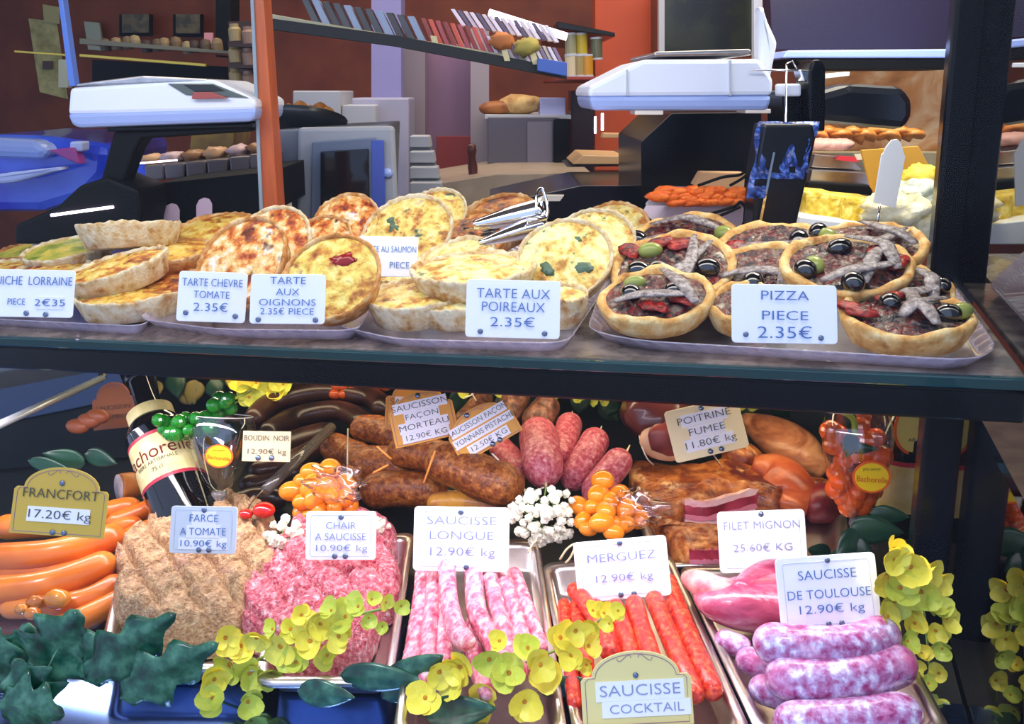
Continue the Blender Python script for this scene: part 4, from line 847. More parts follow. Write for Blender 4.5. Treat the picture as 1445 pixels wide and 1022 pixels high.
def sausage(name, pts, rpx, m, label, cat='sausage', group=None, ridge=0, rw=0, seed=0, sharp=.5, n=30, seg=16, knot=False, flat=1.0):
    w3 = [onZ(x, y, DECK+h) for x, y, h in pts]; rm = rpx*dep(w3[len(w3)//2])/FOC
    c = spline(w3, n); L = sum((c[i+1]-c[i]).length for i in range(n-1)); acc = 0; rad = []
    for i in range(n):
        if i: acc += (c[i]-c[i-1]).length
        e = min(acc, L-acc)/(rm*1.15); k = (1-(1-min(1, e))**2)**sharp
        rad.append(max(.0012, rm*k*(1+rw*noise.noise(Vector((acc*30, seed, 0))))))
    # resample the ends finer
    if ridge:
        rad = [r*(1+ridge*math.sin(i*2.1+seed)) for i, r in enumerate(rad)]
    o = world_obj(name, tube_me(c, rad, seg, flat), m, label, cat, group)
    if knot:
        for p, q in ((c[0], c[1]), (c[-1], c[-2])):
            t = (p-q).normalized(); world_obj('twine', tube_me([p-t*.002, p+t*.006, p+t*.014+Vector((0, 0, .003))], [.0022, .0016, .0008], 6), mat('twine', '#e0c9a0', rough=.8), parent=o)
    return o
def ends(pts_n): return pts_n
# --- frankfurters
m_frank = mat('frankfurter_skin', [(.35, '#cf5f14'), (.65, '#ee8428')], 18, rough=.3, coat=.25, sss=.1)
fr = [([(-30, 790, .045), (80, 782, .048), (180, 752, .05)], 22, 'thick topmost frankfurter right below the yellow arched sign'),
      ([(-30, 812, .03), (80, 808, .03), (172, 796, .03)], 17, 'frankfurter second from the top, mostly covered'),
      ([(-30, 838, .04), (70, 826, .042), (166, 790, .044)], 22, 'big curved frankfurter in the middle of the front pile'),
      ([(0, 858, .026), (110, 850, .028), (176, 818, .03)], 17, 'lower frankfurter curving up to the loaf'),
      ([(60, 892, .018), (120, 872, .02), (215, 822, .02)], 17, 'lowest frankfurter touching the ivy leaf'),
      ([(-10, 745, .03), (80, 740, .03), (150, 735, .03)], 18, 'frankfurter hidden behind the yellow arched sign'),
      ([(150, 742, .03), (200, 722, .035), (240, 706, .04)], 13, 'upper frankfurter pointing towards the bottle'),
      ([(140, 728, .03), (170, 718, .032), (200, 716, .03)], 15, 'short looking frankfurter right of the yellow sign'),
      ([(160, 770, .028), (205, 748, .03), (236, 742, .03)], 13, 'frankfurter end below the upper one by the farce card'),
      ([(178, 784, .022), (210, 768, .024), (232, 766, .024)], 12, 'small frankfurter end beside the loaf top'),
      ([(160, 812, .015), (200, 790, .016), (236, 778, .016)], 15, 'frankfurter lying low along the loaf'),
      ([(150, 752, .02), (185, 742, .03), (196, 744, .03)], 14, 'frankfurter tip poking out of the pile')]
for i, (p, r, l) in enumerate(fr): sausage('frankfurter', p, r, m_frank, l, group='frankfurters at the left', seed=i)
# chestnut coloured knobs
m_knob = mat('glazed_orange_brown', [(.35, '#a8500c'), (.65, '#e09030')], 30, rough=.12, coat=.5)
for i, (x, y, r) in enumerate([(52, 858, 12), (84, 858, 17), (48, 874, 11), (32, 866, 9)]):
    q = D(x, y, .035); rr = r*dep(q)/FOC
    o = world_obj('glazed_mushroom', ball_me(rr, 16, 12, (1.15, .9, .8), .15, 2, i), m_knob, ['small glossy brown knob at the upper left above the ivy', 'largest glossy orange brown knob above the ivy', 'lowest glossy brown knob touching the ivy leaf', 'tiny glossy brown knob at the far left above the ivy'][i], 'vegetable'); o.location = q
# --- slicing sausage, cut face to the left
ss = root('slicing_sausage', D(185, 710), 'thick orange-skinned sausage with a pale cut face beside the tilted bottle', 'sausage', None)
a, b = P(168, 688, 1.22), P(200, 684, 1.24); ax = (b-a).normalized()
world_obj('skin', tube_me([a, a+ax*.004, b-ax*.012, b-ax*.004, b], [.0185, .019, .019, .015, .006], 24), mat('skin_orange', [(.4, '#b86a28'), (.6, '#d88c44')], 20, rough=.35), parent=ss)
world_obj('cut_face', tube_me([a-ax*.0012, a+ax*.001], [.0182, .0182], 24), mat('cut_pink', [(.4, '#c9b0a8'), (.6, '#ded0cc')], 60, rough=.5), parent=ss)

# --- loaves of minced meat
def loaf(name, outline, h, m, label, cat, seed, cuts, amp=.0045, fr=60, cutd=.008, step=.28):
    """outline: photo points of the foot/top silhouette on the deck; dome of height h"""
    base = [onZ(x, y, DECK+hh) for x, y, hh in outline]; c = sum(base, Vector())/len(base); c.z = DECK
    # polar radius function from the outline
    pol = sorted([(math.atan2(p.y-c.y, p.x-c.x), math.hypot(p.x-c.x, p.y-c.y)) for p in base])
    def R(a):
        n = len(pol)
        for i in range(n):
            a0, r0 = pol[i]; a1, r1 = pol[(i+1) % n]
            if i == n-1: a1 += 2*PI
            aa = a if a >= pol[0][0] else a+2*PI
            if a0 <= aa <= a1: t = (aa-a0)/(a1-a0+1e-9); t = t*t*(3-2*t); return r0+(r1-r0)*t
        return pol[0][1]
    na, nr = 150, 80; vs = []; fs = []
    for j in range(nr):
        t = j/(nr-1)
        for i in range(na):
            a = -PI+2*PI*i/na; r = R(a)
            # arc from the crown (t=0) to the foot (t=1)
            if t < .7: u = t/.7; rr = r*u*.86; z = h*(1-.10*u*u)
            else: u = (t-.7)/.3; rr = r*(.86+.14*math.sin(u*PI/2)); z = h*.90*max(0, math.cos(u*PI/2))**.75
            p = Vector((c.x+rr*math.cos(a), c.y+rr*math.sin(a), DECK+.003+z))
            d = amp*noise.noise(p*fr)+amp*.8*noise.noise(p*fr*2.6)+amp*1.5*noise.noise(p*fr*.35)
            k = 0
            for (nx, ny, off) in cuts:
                s = ((p.x-c.x)*nx+(p.y-c.y)*ny+.004*noise.noise(p*25))/.034+off; dd = abs(s-round(s))*.034
                k = max(k, math.exp(-(dd/.0030)**2)*max(0, min(1, .95+1.6*noise.noise(p*22+Vector((nx*9, 0, 0))))))
            k *= max(0, 1-max(0, t-.75)/.2)
            p.z += d*(1-.3*t)-k*cutd; vs.append(p)
    for j in range(nr-1):
        for i in range(na):
            i2 = (i+1) % na; fs.append((j*na+i, (j+1)*na+i, (j+1)*na+i2, j*na+i2))
    return world_obj(name, pyd(vs, fs), m, label, cat)
m_farce = mat('stuffing_meat', [(.28, '#4f4a30'), (.36, '#96704c'), (.5, '#c89c70'), (.62, '#e0c090'), (.74, '#c4907c')], 170, detail=7, nrough=.7, rough=.45, bump=3, bscale=320, blots=[(420, .10, .02, '#3c4a2c', 'v'), (22, .55, .75, '#b88a88', 'n')])
m_chair = mat('pink_minced_meat', [(.32, '#a02c44'), (.45, '#d45c6c'), (.56, '#ec949c'), (.66, '#fbdce0')], 160, detail=6, nrough=.65, dist=.5, rough=.3, bump=3, bscale=300)
loaf('stuffing_loaf', [(205, 790, .0), (250, 745, .0), (320, 738, 0), (372, 752, .0), (388, 800, 0), (372, 880, 0), (335, 925, 0), (255, 940, 0), (185, 915, 0), (175, 860, 0)], .062, m_farce,
     'beige minced stuffing loaf scored in diamonds behind the ivy leaves', 'minced meat', 3, [(.62, .78, 0), (-.9, .42, .3)], cutd=.014)
loaf('sausage_meat_loaf', [(400, 800, .0), (440, 765, .0), (500, 760, 0), (548, 772, .0), (556, 820, 0), (545, 890, 0), (500, 955, 0), (430, 965, 0), (365, 930, 0), (372, 850, 0)], .056, m_chair,
     'pink sausage meat loaf scored in diamonds behind the yellow blossoms', 'minced meat', 7, [(.6, .8, 0), (-.85, .5, .4)], cutd=.012)

# --- long pink sausages
m_long = mat('fresh_pink_sausage', [(.35, '#c84a68'), (.48, '#e8849c'), (.58, '#f4b0bc'), (.68, '#fff0f2')], 170, detail=4, rough=.25, coat=.3, bump=1, bscale=120, dist=.2, stretch=(1, .55, 1))
gl = 'long pink sausages behind their card'
lo = [([(598, 800, .03), (592, 860, .03), (576, 960, .03)], 12, 'long pink sausage, first from the left'),
      ([(615, 795, .034), (608, 870, .034), (600, 965, .034)], 12, 'long pink sausage, second from the left'),
      ([(632, 800, .036), (628, 870, .034), (626, 960, .032)], 11, 'long pink sausage, third from the left beside the curved one'),
      ([(672, 870, .03), (668, 915, .028), (690, 985, .025)], 14, 'low pink sausage showing under the curved one'),
      ([(668, 795, .046), (672, 860, .048), (692, 900, .046), (725, 960, .04)], 15, 'long pink sausage right of the curved one'),
      ([(630, 790, .055), (634, 850, .058), (648, 895, .058), (668, 912, .055)], 14, 'pink sausage curving right, lying on top of the others'),
      ([(688, 795, .04), (702, 860, .042), (735, 960, .036)], 12, 'pink sausage third from the right'),
      ([(706, 798, .034), (724, 860, .036), (752, 950, .03)], 12, 'pink sausage second from the right'),
      ([(724, 805, .028), (740, 850, .028), (765, 920, .025)], 11, 'long pink sausage, last on the right')]
for i, (p, r, l) in enumerate(lo): sausage('long_sausage', p, r, m_long, l, group=gl, ridge=.045, rw=.06, seed=i, n=70)
# --- merguez
m_mer = mat('red_spicy_sausage', [(.35, '#a8140c'), (.5, '#d83018'), (.66, '#f4683a')], 200, detail=5, rough=.25, coat=.3, bump=1, bscale=180)
me_ = [([(796, 848, .03), (800, 900, .03), (812, 1000, .03)], 10, 'red spicy sausage, leftmost in its tray'),
       ([(812, 850, .034), (822, 905, .034), (836, 990, .03)], 11, 'red spicy sausage beside the leftmost one'),
       ([(806, 828, .045), (826, 850, .046), (850, 890, .044), (862, 930, .042)], 13, 'red spicy sausage crossing over the left ones'),
       ([(836, 850, .038), (860, 900, .036), (872, 985, .032)], 14, 'red spicy sausage rising above the yellow blossoms'),
       ([(866, 850, .04), (884, 900, .04), (905, 985, .034)], 13, 'red spicy sausage behind the bottom arched plaque, left'),
       ([(893, 845, .042), (910, 900, .042), (940, 990, .038)], 14, 'orange-red spicy sausage under the card pin'),
       ([(920, 838, .04), (945, 900, .04), (985, 990, .034)], 14, 'red spicy sausage second from the right tray rim'),
       ([(940, 815, .034), (968, 890, .034), (1010, 985, .03)], 15, 'red spicy sausage lying along the right tray rim'),
       ([(812, 930, .02), (828, 970, .02), (850, 1030, .02)], 11, 'red spicy sausage below the blossoms at the bottom')]
for i, (p, r, l) in enumerate(me_): sausage('spicy_sausage', p, r, m_mer, l, group='red spicy sausages in their tray', rw=.08, seed=i+20, n=50)
# --- toulouse
m_tou = mat('lilac_sausage', [(.34, '#a03070'), (.46, '#b878a8'), (.56, '#c8b0d8'), (.66, '#f4ecf8')], 120, detail=5, nrough=.55, rough=.26, coat=.3, bump=.8, bscale=120, dist=.25, blots=[(30, .5, .68, '#d85c94', 'n')])
to = [([(1062, 902, .062), (1120, 912, .064), (1200, 912, .064), (1262, 890, .06)], 30, 'topmost lilac and pink sausage below its price card'),
      ([(1078, 952, .045), (1150, 962, .047), (1230, 950, .047), (1285, 930, .045)], 32, 'lilac sausage lying right under the topmost one'),
      ([(1010, 898, .03), (1032, 908, .03), (1060, 918, .03)], 16, 'lilac sausage end tucked under the fillet'),
      ([(1040, 925, .03), (1065, 935, .03), (1110, 945, .03)], 20, 'pink sausage end left of the two large ones'),
      ([(1056, 968, .025), (1085, 975, .025), (1130, 990, .025)], 22, 'lower pink sausage end at the bottom of the tray'),
      ([(1090, 1020, .03), (1180, 1020, .03), (1300, 1005, .03)], 32, 'lowest lilac sausage at the bottom edge')]
for i, (p, r, l) in enumerate(to): sausage('lilac_sausage', p, r, m_tou, l, group='lilac sausages at the lower right', rw=.04, seed=i+40, n=50, seg=24)
# --- fillet
m_fil = mat('raw_pork', [(.34, '#8c2444'), (.5, '#b84a68'), (.62, '#cf8090'), (.75, '#eac8c8')], 30, detail=6, rough=.22, coat=.35, dist=.5, stretch=(.7, 1.5, 1.5), bump=.8, bscale=70)
fi = root('pork_fillet', D(1050, 880), 'glossy raw pork fillet with a fatty tip left of the Toulouse card', 'meat', None)
w3 = [onZ(x, y, DECK+h) for x, y, h in [(984, 824, .045), (1010, 848, .045), (1060, 852, .04), (1130, 845, .035), (1190, 842, .03)]]
c = spline(w3, 34); world_obj('fillet', tube_me(c, [.006+.030*math.sin(min(1, i/20)*PI/2)**1.2*(1-max(0, i-24)/16) for i in range(34)], 20, .75), m_fil, parent=fi)
c = spline([onZ(x, y, DECK+h) for x, y, h in [(968, 815, .05), (985, 822, .055), (1010, 832, .055), (1030, 836, .052)]], 20)
world_obj('fatty_tip', tube_me(c, [.004+.010*math.sin(PI*min(1, (i+2)/14)*.6) for i in range(20)], 12), mat('fat_pink', [(.4, '#d87880'), (.6, '#f0bcb0')], 60, rough=.3, bump=.8), parent=fi)
c = spline([onZ(x, y, DECK+h) for x, y, h in [(1040, 834, .06), (1075, 820, .05), (1110, 814, .045), (1150, 810, .035)]], 20)
world_obj('upper_lobe', tube_me(c, [.004+.016*math.sin(PI*min(1, (i+2)/22)) for i in range(20)], 12), m_fil, parent=fi)

# --- black puddings
m_bou = mat('black_pudding', [(.35, '#1e120e'), (.65, '#4a2c22')], 22, rough=.3, coat=.2)
bo = [([(352, 598, .075), (385, 568, .085), (450, 553, .09), (520, 560, .085), (545, 580, .08)], 15, 'topmost long black pudding at the back'),
      ([(368, 616, .06), (420, 588, .065), (480, 580, .068), (520, 600, .065)], 15, 'second black pudding from the top, with a soft shine'),
      ([(360, 640, .045), (420, 620, .045), (470, 606, .045)], 15, 'black pudding just behind its cream card'),
      ([(350, 668, .04), (395, 656, .04), (455, 628, .04)], 14, 'black pudding below the card by the acrylic rod'),
      ([(338, 690, .025), (380, 676, .026), (430, 662, .028)], 16, 'black pudding low beside the orange tomatoes'),
      ([(325, 716, .015), (360, 704, .016), (405, 706, .016)], 17, 'lowest black pudding right of the goblet stem')]
for i, (p, r, l) in enumerate(bo): sausage('black_pudding', p, r, m_bou, l, group='black puddings at the back', seed=i+60, rw=.04)
# --- smoked brown sausages
m_mor = mat('smoked_sausage', [(.3, '#4a200c'), (.45, '#7c3e16'), (.58, '#a86428'), (.7, '#c88c50')], 130, detail=6, nrough=.65, rough=.36, coat=.1, bump=1.5, bscale=170)
gm = 'brown smoked sausages in the middle'
mo = [([(494, 606, .085), (530, 606, .085), (572, 622, .085)], 20, 'smoked sausage at the upper left of the brown heap'),
      ([(458, 628, .06), (485, 636, .06), (520, 652, .06)], 21, 'dark smoked sausage at the left edge of the brown heap'),
      ([(490, 666, .045), (530, 656, .055), (590, 660, .055)], 28, 'smoked sausage in the centre left of the brown heap'),
      ([(548, 640, .08), (585, 638, .085), (640, 648, .085)], 24, 'pale topped smoked sausage behind the big front one'),
      ([(508, 696, .035), (560, 690, .04), (632, 694, .035)], 26, 'smoked sausage lowest in the brown heap, tied with orange string'),
      ([(602, 650, .085), (640, 656, .085), (690, 678, .078), (740, 692, .07)], 32, 'big tapering smoked sausage in front, pointing right')]
for i, (p, r, l) in enumerate(mo): sausage('smoked_sausage', p, r, m_mor, l, group=gm, seed=i+70, rw=.10, n=40, seg=20, knot=(i in (2, 4, 5)))
sausage('pale_sausage', [(602, 712, .03), (640, 708, .03), (700, 714, .03), (722, 716, .025)], 15, mat('pale_casing', [(.4, '#a8683c'), (.6, '#e8a840')], 30, rough=.3), 'pale golden sausage just above the saucisse longue card', seed=5)
for i, (a, b) in enumerate([((532, 630), (552, 648)), ((548, 656), (526, 668)), ((614, 636), (598, 682))]):
    world_obj('orange_string', tube_me([P(*a, 1.06), P(*b, 1.06)], .0013, 6), mat('string_orange', '#d88a3c', rough=.7), ['orange string end at the upper left of the brown heap', 'orange string end pointing down left in the brown heap', 'orange string tied round the big front smoked sausage'][i], 'string')
# --- pink thick dry sausages
m_ros = mat('pink_dry_sausage', [(.32, '#8c2c3c'), (.46, '#b84c5c'), (.58, '#d07c84'), (.7, '#e8b4b0')], 190, detail=6, nrough=.65, rough=.36, coat=.1, bump=1, bscale=160)
gr = 'thick pink sausages at the back centre'
ro = [([(806, 590, .09), (798, 620, .08), (785, 660, .06)], 19, 'thick pink sausage second from the left, half hidden'),
      ([(845, 612, .085), (830, 640, .075), (800, 690, .045)], 21, 'thick pink sausage third from the left'),
      ([(882, 640, .08), (862, 665, .07), (828, 708, .045)], 21, 'thick pink sausage nearest the ham'),
      ([(700, 625, .06), (722, 650, .055), (742, 672, .05)], 18, 'thick pink sausage behind the pistachio sign'),
      ([(757, 602, .095), (762, 630, .09), (770, 682, .07)], 28, 'largest pink sausage standing at the front of its row')]
for i, (p, r, l) in enumerate(ro): sausage('pink_sausage', p, r, m_ros, l, group=gr, seed=i+80, rw=.05, n=36, seg=20, knot=True, sharp=.6)
m_dk = mat('mottled_dry_sausage', [(.35, '#3a2018'), (.55, '#7a4c38'), (.7, '#a87a60')], 120, detail=6, rough=.45, bump=.8, bscale=90)
for i, (p, r, l) in enumerate([([(780, 560, .12), (768, 580, .1), (748, 610, .08)], 22, 'dark mottled dry sausage behind the largest pink one'), ([(735, 552, .11), (724, 572, .1), (716, 600, .08)], 20, 'dark mottled dry sausage just above the pistachio sign'), ([(690, 556, .1), (672, 575, .09), (650, 600, .08)], 15, 'dark dry sausage between the two orange signs')]):
    sausage('dry_sausage', p, r, m_dk, l, group='mottled dry sausages at the back', seed=i+90, rw=.12)
for i, pts in enumerate([[(655, 562), (668, 556), (664, 552), (672, 566)], [(694, 640), (704, 650), (714, 664), (726, 672)], [(722, 680), (735, 692), (750, 694), (768, 688)], [(735, 706), (737, 694), (730, 684), (722, 680)]]):
    world_obj('white_string', tube_me(spline([P(x, y, 1.1 if i else 1.3) for x, y in pts], 14), .0011, 6), mat('string_white', '#e8dccb', rough=.7), ['white string curl above the pistachio sign', 'white string below the pistachio sign', 'white string loop at the foot of the largest pink sausage', 'white string at the tip of the big smoked sausage'][i], 'string')

# --- bacon, ham
m_bac = mat('smoked_rind', [(.3, '#54200c'), (.45, '#8c4218'), (.58, '#bc7030'), (.7, '#d89a58')], 50, detail=7, nrough=.65, rough=.3, coat=.2, bump=2.5, bscale=70, dist=.5, blots=[(22, .52, .64, '#5c1c14', 'n'), (28, .58, .66, '#e0a868', 'n')])
m_lean = mat('bacon_lean', [(.35, '#7c1828'), (.6, '#b83c54')], 40, rough=.25, coat=.3); m_fat = mat('bacon_fat', [(.35, '#e4a4a4'), (.6, '#f4d4d0')], 40, rough=.25, coat=.3)
def meat_slab(pts_top, face, label, layers, h, parts_name='smoked_bacon'):
    """pts_top: photo outline of the upper rind side at height h; face: lower edge (left to right) photo points; layers from top to foot"""
    r = root(parts_name, D(*face[1]), label, 'bacon', 'smoked bacon pieces')
    top = [onZ(x, y, DECK+h+dz) for x, y, dz in pts_top]; c = sum(top, Vector())/len(top); n = len(top)
    vs = []; fs = []
    dense = []
    for i in range(n):
        a, b = top[i], top[(i+1) % n]
        for k in range(8): dense.append(a.lerp(b, k/8))
    m = len(dense); R_ = 9
    for j in range(R_):
        for i, p in enumerate(dense):
            q = c.lerp(p, j/(R_-1)); q = q + Vector((0, 0, .010*(1-(j/(R_-1))**3)+.006*noise.noise(q*30)+.003*noise.noise(q*80))); vs.append(q)
    for j in range(R_-1):
        for i in range(m): fs.append((j*m+i, (j+1)*m+i, (j+1)*m+(i+1) % m, j*m+(i+1) % m))
    # side skirt
    base = (R_-1)*m
    for i, p in enumerate(dense): vs.append(Vector((p.x, p.y, max(DECK+.012, p.z-.03)))+ (p-c)*.02)
    for i in range(m): fs.append((base+i, base+m+i, base+m+(i+1) % m, base+(i+1) % m))
    o = world_obj('rind', pyd(vs, fs), m_bac, parent=r)
    # cut face layers: strips following the face polyline
    for li, (y0, y1, mm, nm) in enumerate(layers):
        vs = []; k = 24; dd = dep(top[0])
        pl = spline([P(x, y, face_d(x, y, h)) for x, y in face], k)
        for i, p in enumerate(pl):
            wv = .0022*noise.noise(Vector((i*.5, li, 3)))
            a = p+UP*(y1*dep(p)/FOC+wv); b = p+UP*(y0*dep(p)/FOC+ .0022*noise.noise(Vector((i*.5, li-1, 3))))
            bul = .004*math.sin(PI*(li+.5)/len(layers))
            vs += [a-FW*(.001+bul), b-FW*(.001+bul), b+FW*.012, a+FW*.012]
        fs = []
        for i in range(k-1):
            for q in range(4): fs.append((i*4+q, i*4+(q+1) % 4, (i+1)*4+(q+1) % 4, (i+1)*4+q))
        fs += [(3, 2, 1, 0), tuple((k-1)*4+q for q in range(4))]
        world_obj(nm, pyd(vs, fs), mm, parent=r, smooth=False)
    return r
def face_d(x, y, h): return dep(onZ(x, y, DECK+h*.35))-.012
meat_slab([(926, 748, -.02), (888, 668, 0), (895, 652, .0), (985, 655, .004), (1060, 640, .01), (1104, 690, .004), (1098, 712, -.01), (1020, 708, -.012), (965, 722, -.012)],
          [(966, 738), (1000, 740), (1060, 724), (1102, 718)], 'big smoked bacon slab with a striped pink cut face in front of the ham', [(-4, 6, m_fat, 'fat_layer'), (6, 13, mat('bacon_mid', '#d88090', rough=.25), 'pink_layer'), (13, 25, m_lean, 'lean_layer'), (25, 33, m_fat, 'fat_layer')], .045)
meat_slab([(930, 735, .0), (925, 745, .0), (965, 742, .004), (1030, 745, .004), (1035, 775, .0), (970, 785, 0), (948, 770, 0)],
          [(972, 800), (1000, 800), (1030, 798)], 'second smoked bacon slab lying under the big one, left of the fillet card', [(-2, 5, m_fat, 'fat_layer'), (5, 11, mat('bacon_mid', '#d88090'), 'pink_layer'), (11, 24, m_lean, 'lean_layer')], .03)
o = world_obj('smoked_bacon', tube_me(spline([P(1050, 590, 1.3), P(1090, 612, 1.26), P(1130, 640, 1.22), P(1165, 668, 1.2)], 24), [.004+.034*math.sin(PI*min(1, (i+2)/24)*.85) for i in range(24)], 16, .7), mat('bacon_back', [(.35, '#8c4a28'), (.5, '#c07a50'), (.65, '#dca070')], 14, detail=5, rough=.3, dist=2, stretch=(1, 1, 3), bump=.6, bscale=50), 'streaky smoked bacon block at the back right beside the bead glass', 'bacon', 'smoked bacon pieces')
o = world_obj('smoked_bacon', tube_me(spline([P(1062, 655, 1.16), P(1095, 668, 1.15), P(1118, 700, 1.12), P(1112, 722, 1.1)], 24), [.004+.030*math.sin(PI*min(1, (i+3)/24)*.8) for i in range(24)], 16, .8), mat('bacon_red', [(.35, '#8c341c'), (.5, '#c05c30'), (.65, '#dc9058')], 12, detail=5, rough=.3, dist=1.6, bump=.6, bscale=50), 'reddish rounded bacon end right of the big slab', 'bacon', 'smoked bacon pieces')
o = world_obj('smoked_bacon', tube_me(spline([P(1020, 640, 1.2), P(1050, 645, 1.19), P(1085, 660, 1.18)], 16), [.004+.02*math.sin(PI*min(1, (i+2)/16)*.9) for i in range(16)], 14, .8), m_bac, 'small brown bacon piece between the poitrine card and the reddish end', 'bacon', 'smoked bacon pieces')
o = world_obj('dried_beef', tube_me(spline([P(1132, 700, 1.12), P(1160, 712, 1.11), P(1188, 730, 1.1)], 16), [.004+.028*math.sin(PI*min(1, (i+2)/16)*.9) for i in range(16)], 16, .8), mat('dark_beef', [(.35, '#4c1014'), (.65, '#7c2020')], 30, rough=.35), 'dark red dried meat low beside the bead glass', 'meat')
o = world_obj('dried_beef', tube_me(spline([P(1132, 680, 1.16), P(1165, 690, 1.15), P(1186, 700, 1.14)], 12), [.004+.014*math.sin(PI*min(1, (i+2)/12)*.9) for i in range(12)], 12, .6), m_bac, 'thin brown meat slice above the dark red dried meat', 'meat')
hm = root('cured_ham', D(940, 680), 'round dark cured ham with a cut face and string left of the poitrine card', 'ham', None)
c0 = P(928, 622, 1.22)
for nm, me, mm in (('rind', ball_me(.050, 24, 16, (1.0, 1.1, .85), .12, 2, 4), mat('ham_rind', [(.35, '#24100e'), (.6, '#542420')], 24, rough=.25, coat=.4)),):
    o = world_obj(nm, me, mm, parent=hm); o.matrix_parent_inverse = Matrix.Identity(4); o.location = c0-D(940, 680)
mfr = facing(942, 618, 1.165, 10)
f1 = link('cut_face', ball_me(.037, 24, 12, (1, .25, .85), .06, 2, 2), mat('ham_fat', [(.4, '#c89468'), (.6, '#dcb48c')], 30, rough=.35), hm, None, smooth=True); f1.matrix_parent_inverse = parent_inv(hm); f1.matrix_basis = mfr
f2 = link('lean_face', ball_me(.030, 24, 12, (1, .3, .85), .15, 2, 5), mat('ham_lean', [(.4, '#54201c'), (.6, '#8c4038')], 24, rough=.3), hm, None, smooth=True); f2.matrix_parent_inverse = parent_inv(hm); f2.matrix_basis = facing(946, 616, 1.158, 10)
world_obj('string', tube_me(spline([P(900, 590, 1.2), P(903, 620, 1.17), P(912, 645, 1.16), P(922, 656, 1.17)], 16), .001, 6), mat('string_white', '#e8dccb'), parent=hm)

# --- tomatoes in net bags
m_tomo = mat('orange_tomato', [(.35, '#ee7a08'), (.65, '#ffa928')], 14, rough=.12, coat=.5, sss=.1)
m_toms = mat('tomato_scar', '#b8842c', rough=.6)
tb = ball_me(1, 18, 12, (1, .85, .85)); [setattr(f, 'use_smooth', True) for f in tb.polygons]; tb.materials.append(m_tomo)
tsc = ball_me(.1, 8, 6, (.4, 1, 1)); tsc.materials.append(m_toms)
proto = bpy.data.objects.new('cherry_tomato', tb); COL.objects.link(proto); sc = bpy.data.objects.new('stem_scar', tsc); COL.objects.link(sc); sc.parent = proto; sc.location = (.98, 0, 0)
first = [True]
def tomatoes(spots, label, group, d0, rs):
    rnd = random.Random(len(spots)+int(d0*100)); objs = []
    for x, y, dz, r in spots:
        o = proto if first[0] else copy_tree(proto); first[0] = False
        o.location = P(x, y, d0-dz); s = r*(d0-dz)/FOC; o.scale = (s*1.15, s, s)
        o.rotation_euler = (rnd.uniform(-.5, .5), rnd.uniform(-.6, .6), rnd.uniform(0, 6))
        tag(o, label, 'tomato', group); objs.append((o, x, y))
    extremes(objs, label)
tomatoes([(412, 693, .0, 17), (425, 680, .0, 14), (441, 666, .0, 16), (466, 661, .0, 17), (441, 686, .02, 18), (464, 686, .02, 16), (487, 683, .0, 16), (445, 702, .03, 17), (468, 701, .03, 14), (488, 702, .02, 16), (428, 708, .02, 14), (425, 722, .01, 14), (450, 718, .03, 14), (472, 716, .03, 13), (436, 728, .02, 12), (494, 716, .01, 13)],
         'orange cherry tomato in the heap between black puddings and smoked sausages', 'orange tomatoes beside the smoked sausages', 1.11, 16)
tomatoes([(850, 678, .0, 17), (817, 714, .0, 16), (845, 698, .01, 18), (874, 698, .0, 17), (855, 721, .03, 17), (883, 718, .02, 16), (849, 737, .04, 17), (822, 734, .02, 13), (881, 740, .03, 15), (903, 734, .01, 14), (830, 747, .03, 12), (866, 752, .04, 14), (897, 722, .0, 14), (838, 715, .015, 14), (866, 738, .03, 13), (862, 705, .02, 14)],
         'orange cherry tomato in the heap beside the white baby’s breath', 'orange tomatoes beside the baby’s breath', 1.04, 16)
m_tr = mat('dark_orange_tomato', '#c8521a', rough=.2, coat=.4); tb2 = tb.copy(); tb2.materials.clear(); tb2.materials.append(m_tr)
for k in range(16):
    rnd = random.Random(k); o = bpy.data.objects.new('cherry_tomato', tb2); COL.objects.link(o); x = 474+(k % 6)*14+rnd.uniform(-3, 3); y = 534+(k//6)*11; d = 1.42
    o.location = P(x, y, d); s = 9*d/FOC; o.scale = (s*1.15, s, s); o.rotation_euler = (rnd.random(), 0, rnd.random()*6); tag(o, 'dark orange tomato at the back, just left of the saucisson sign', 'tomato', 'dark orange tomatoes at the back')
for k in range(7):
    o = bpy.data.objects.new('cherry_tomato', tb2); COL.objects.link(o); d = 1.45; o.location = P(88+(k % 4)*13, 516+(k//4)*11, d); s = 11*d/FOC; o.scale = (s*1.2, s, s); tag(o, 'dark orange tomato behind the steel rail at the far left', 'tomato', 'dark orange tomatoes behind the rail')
m_net = clear_mat('cellophane', tint=(1, .97, .98), f0=.10, rough=.15)
for i, (x, y, d, r, lb) in enumerate([(478, 712, 1.06, 34, 'crumpled clear cellophane under the left orange tomatoes'), (895, 745, 1.0, 34, 'crumpled clear cellophane under the right orange tomatoes')]):
    o = world_obj('cellophane', ball_me(r*d/FOC, 26, 16, (1.2, .6, .7), .7, 3.5, i+3), m_net, lb, 'wrapper'); o.location = P(x, y, d+.01)
# red peppers by the left loaf
for i, (x, y, r) in enumerate([(374, 730, 14), (348, 732, 9)]):
    o = world_obj('red_tomato', ball_me(r*1.05/FOC, 16, 10, (1.2, 1, .8)), mat('red_shiny', '#c8140c', rough=.12, coat=.5), ['red shiny tomato piece beside the white flowers', 'smaller red shiny piece right of the farce card'][i], 'tomato'); o.location = P(x, y, 1.07)

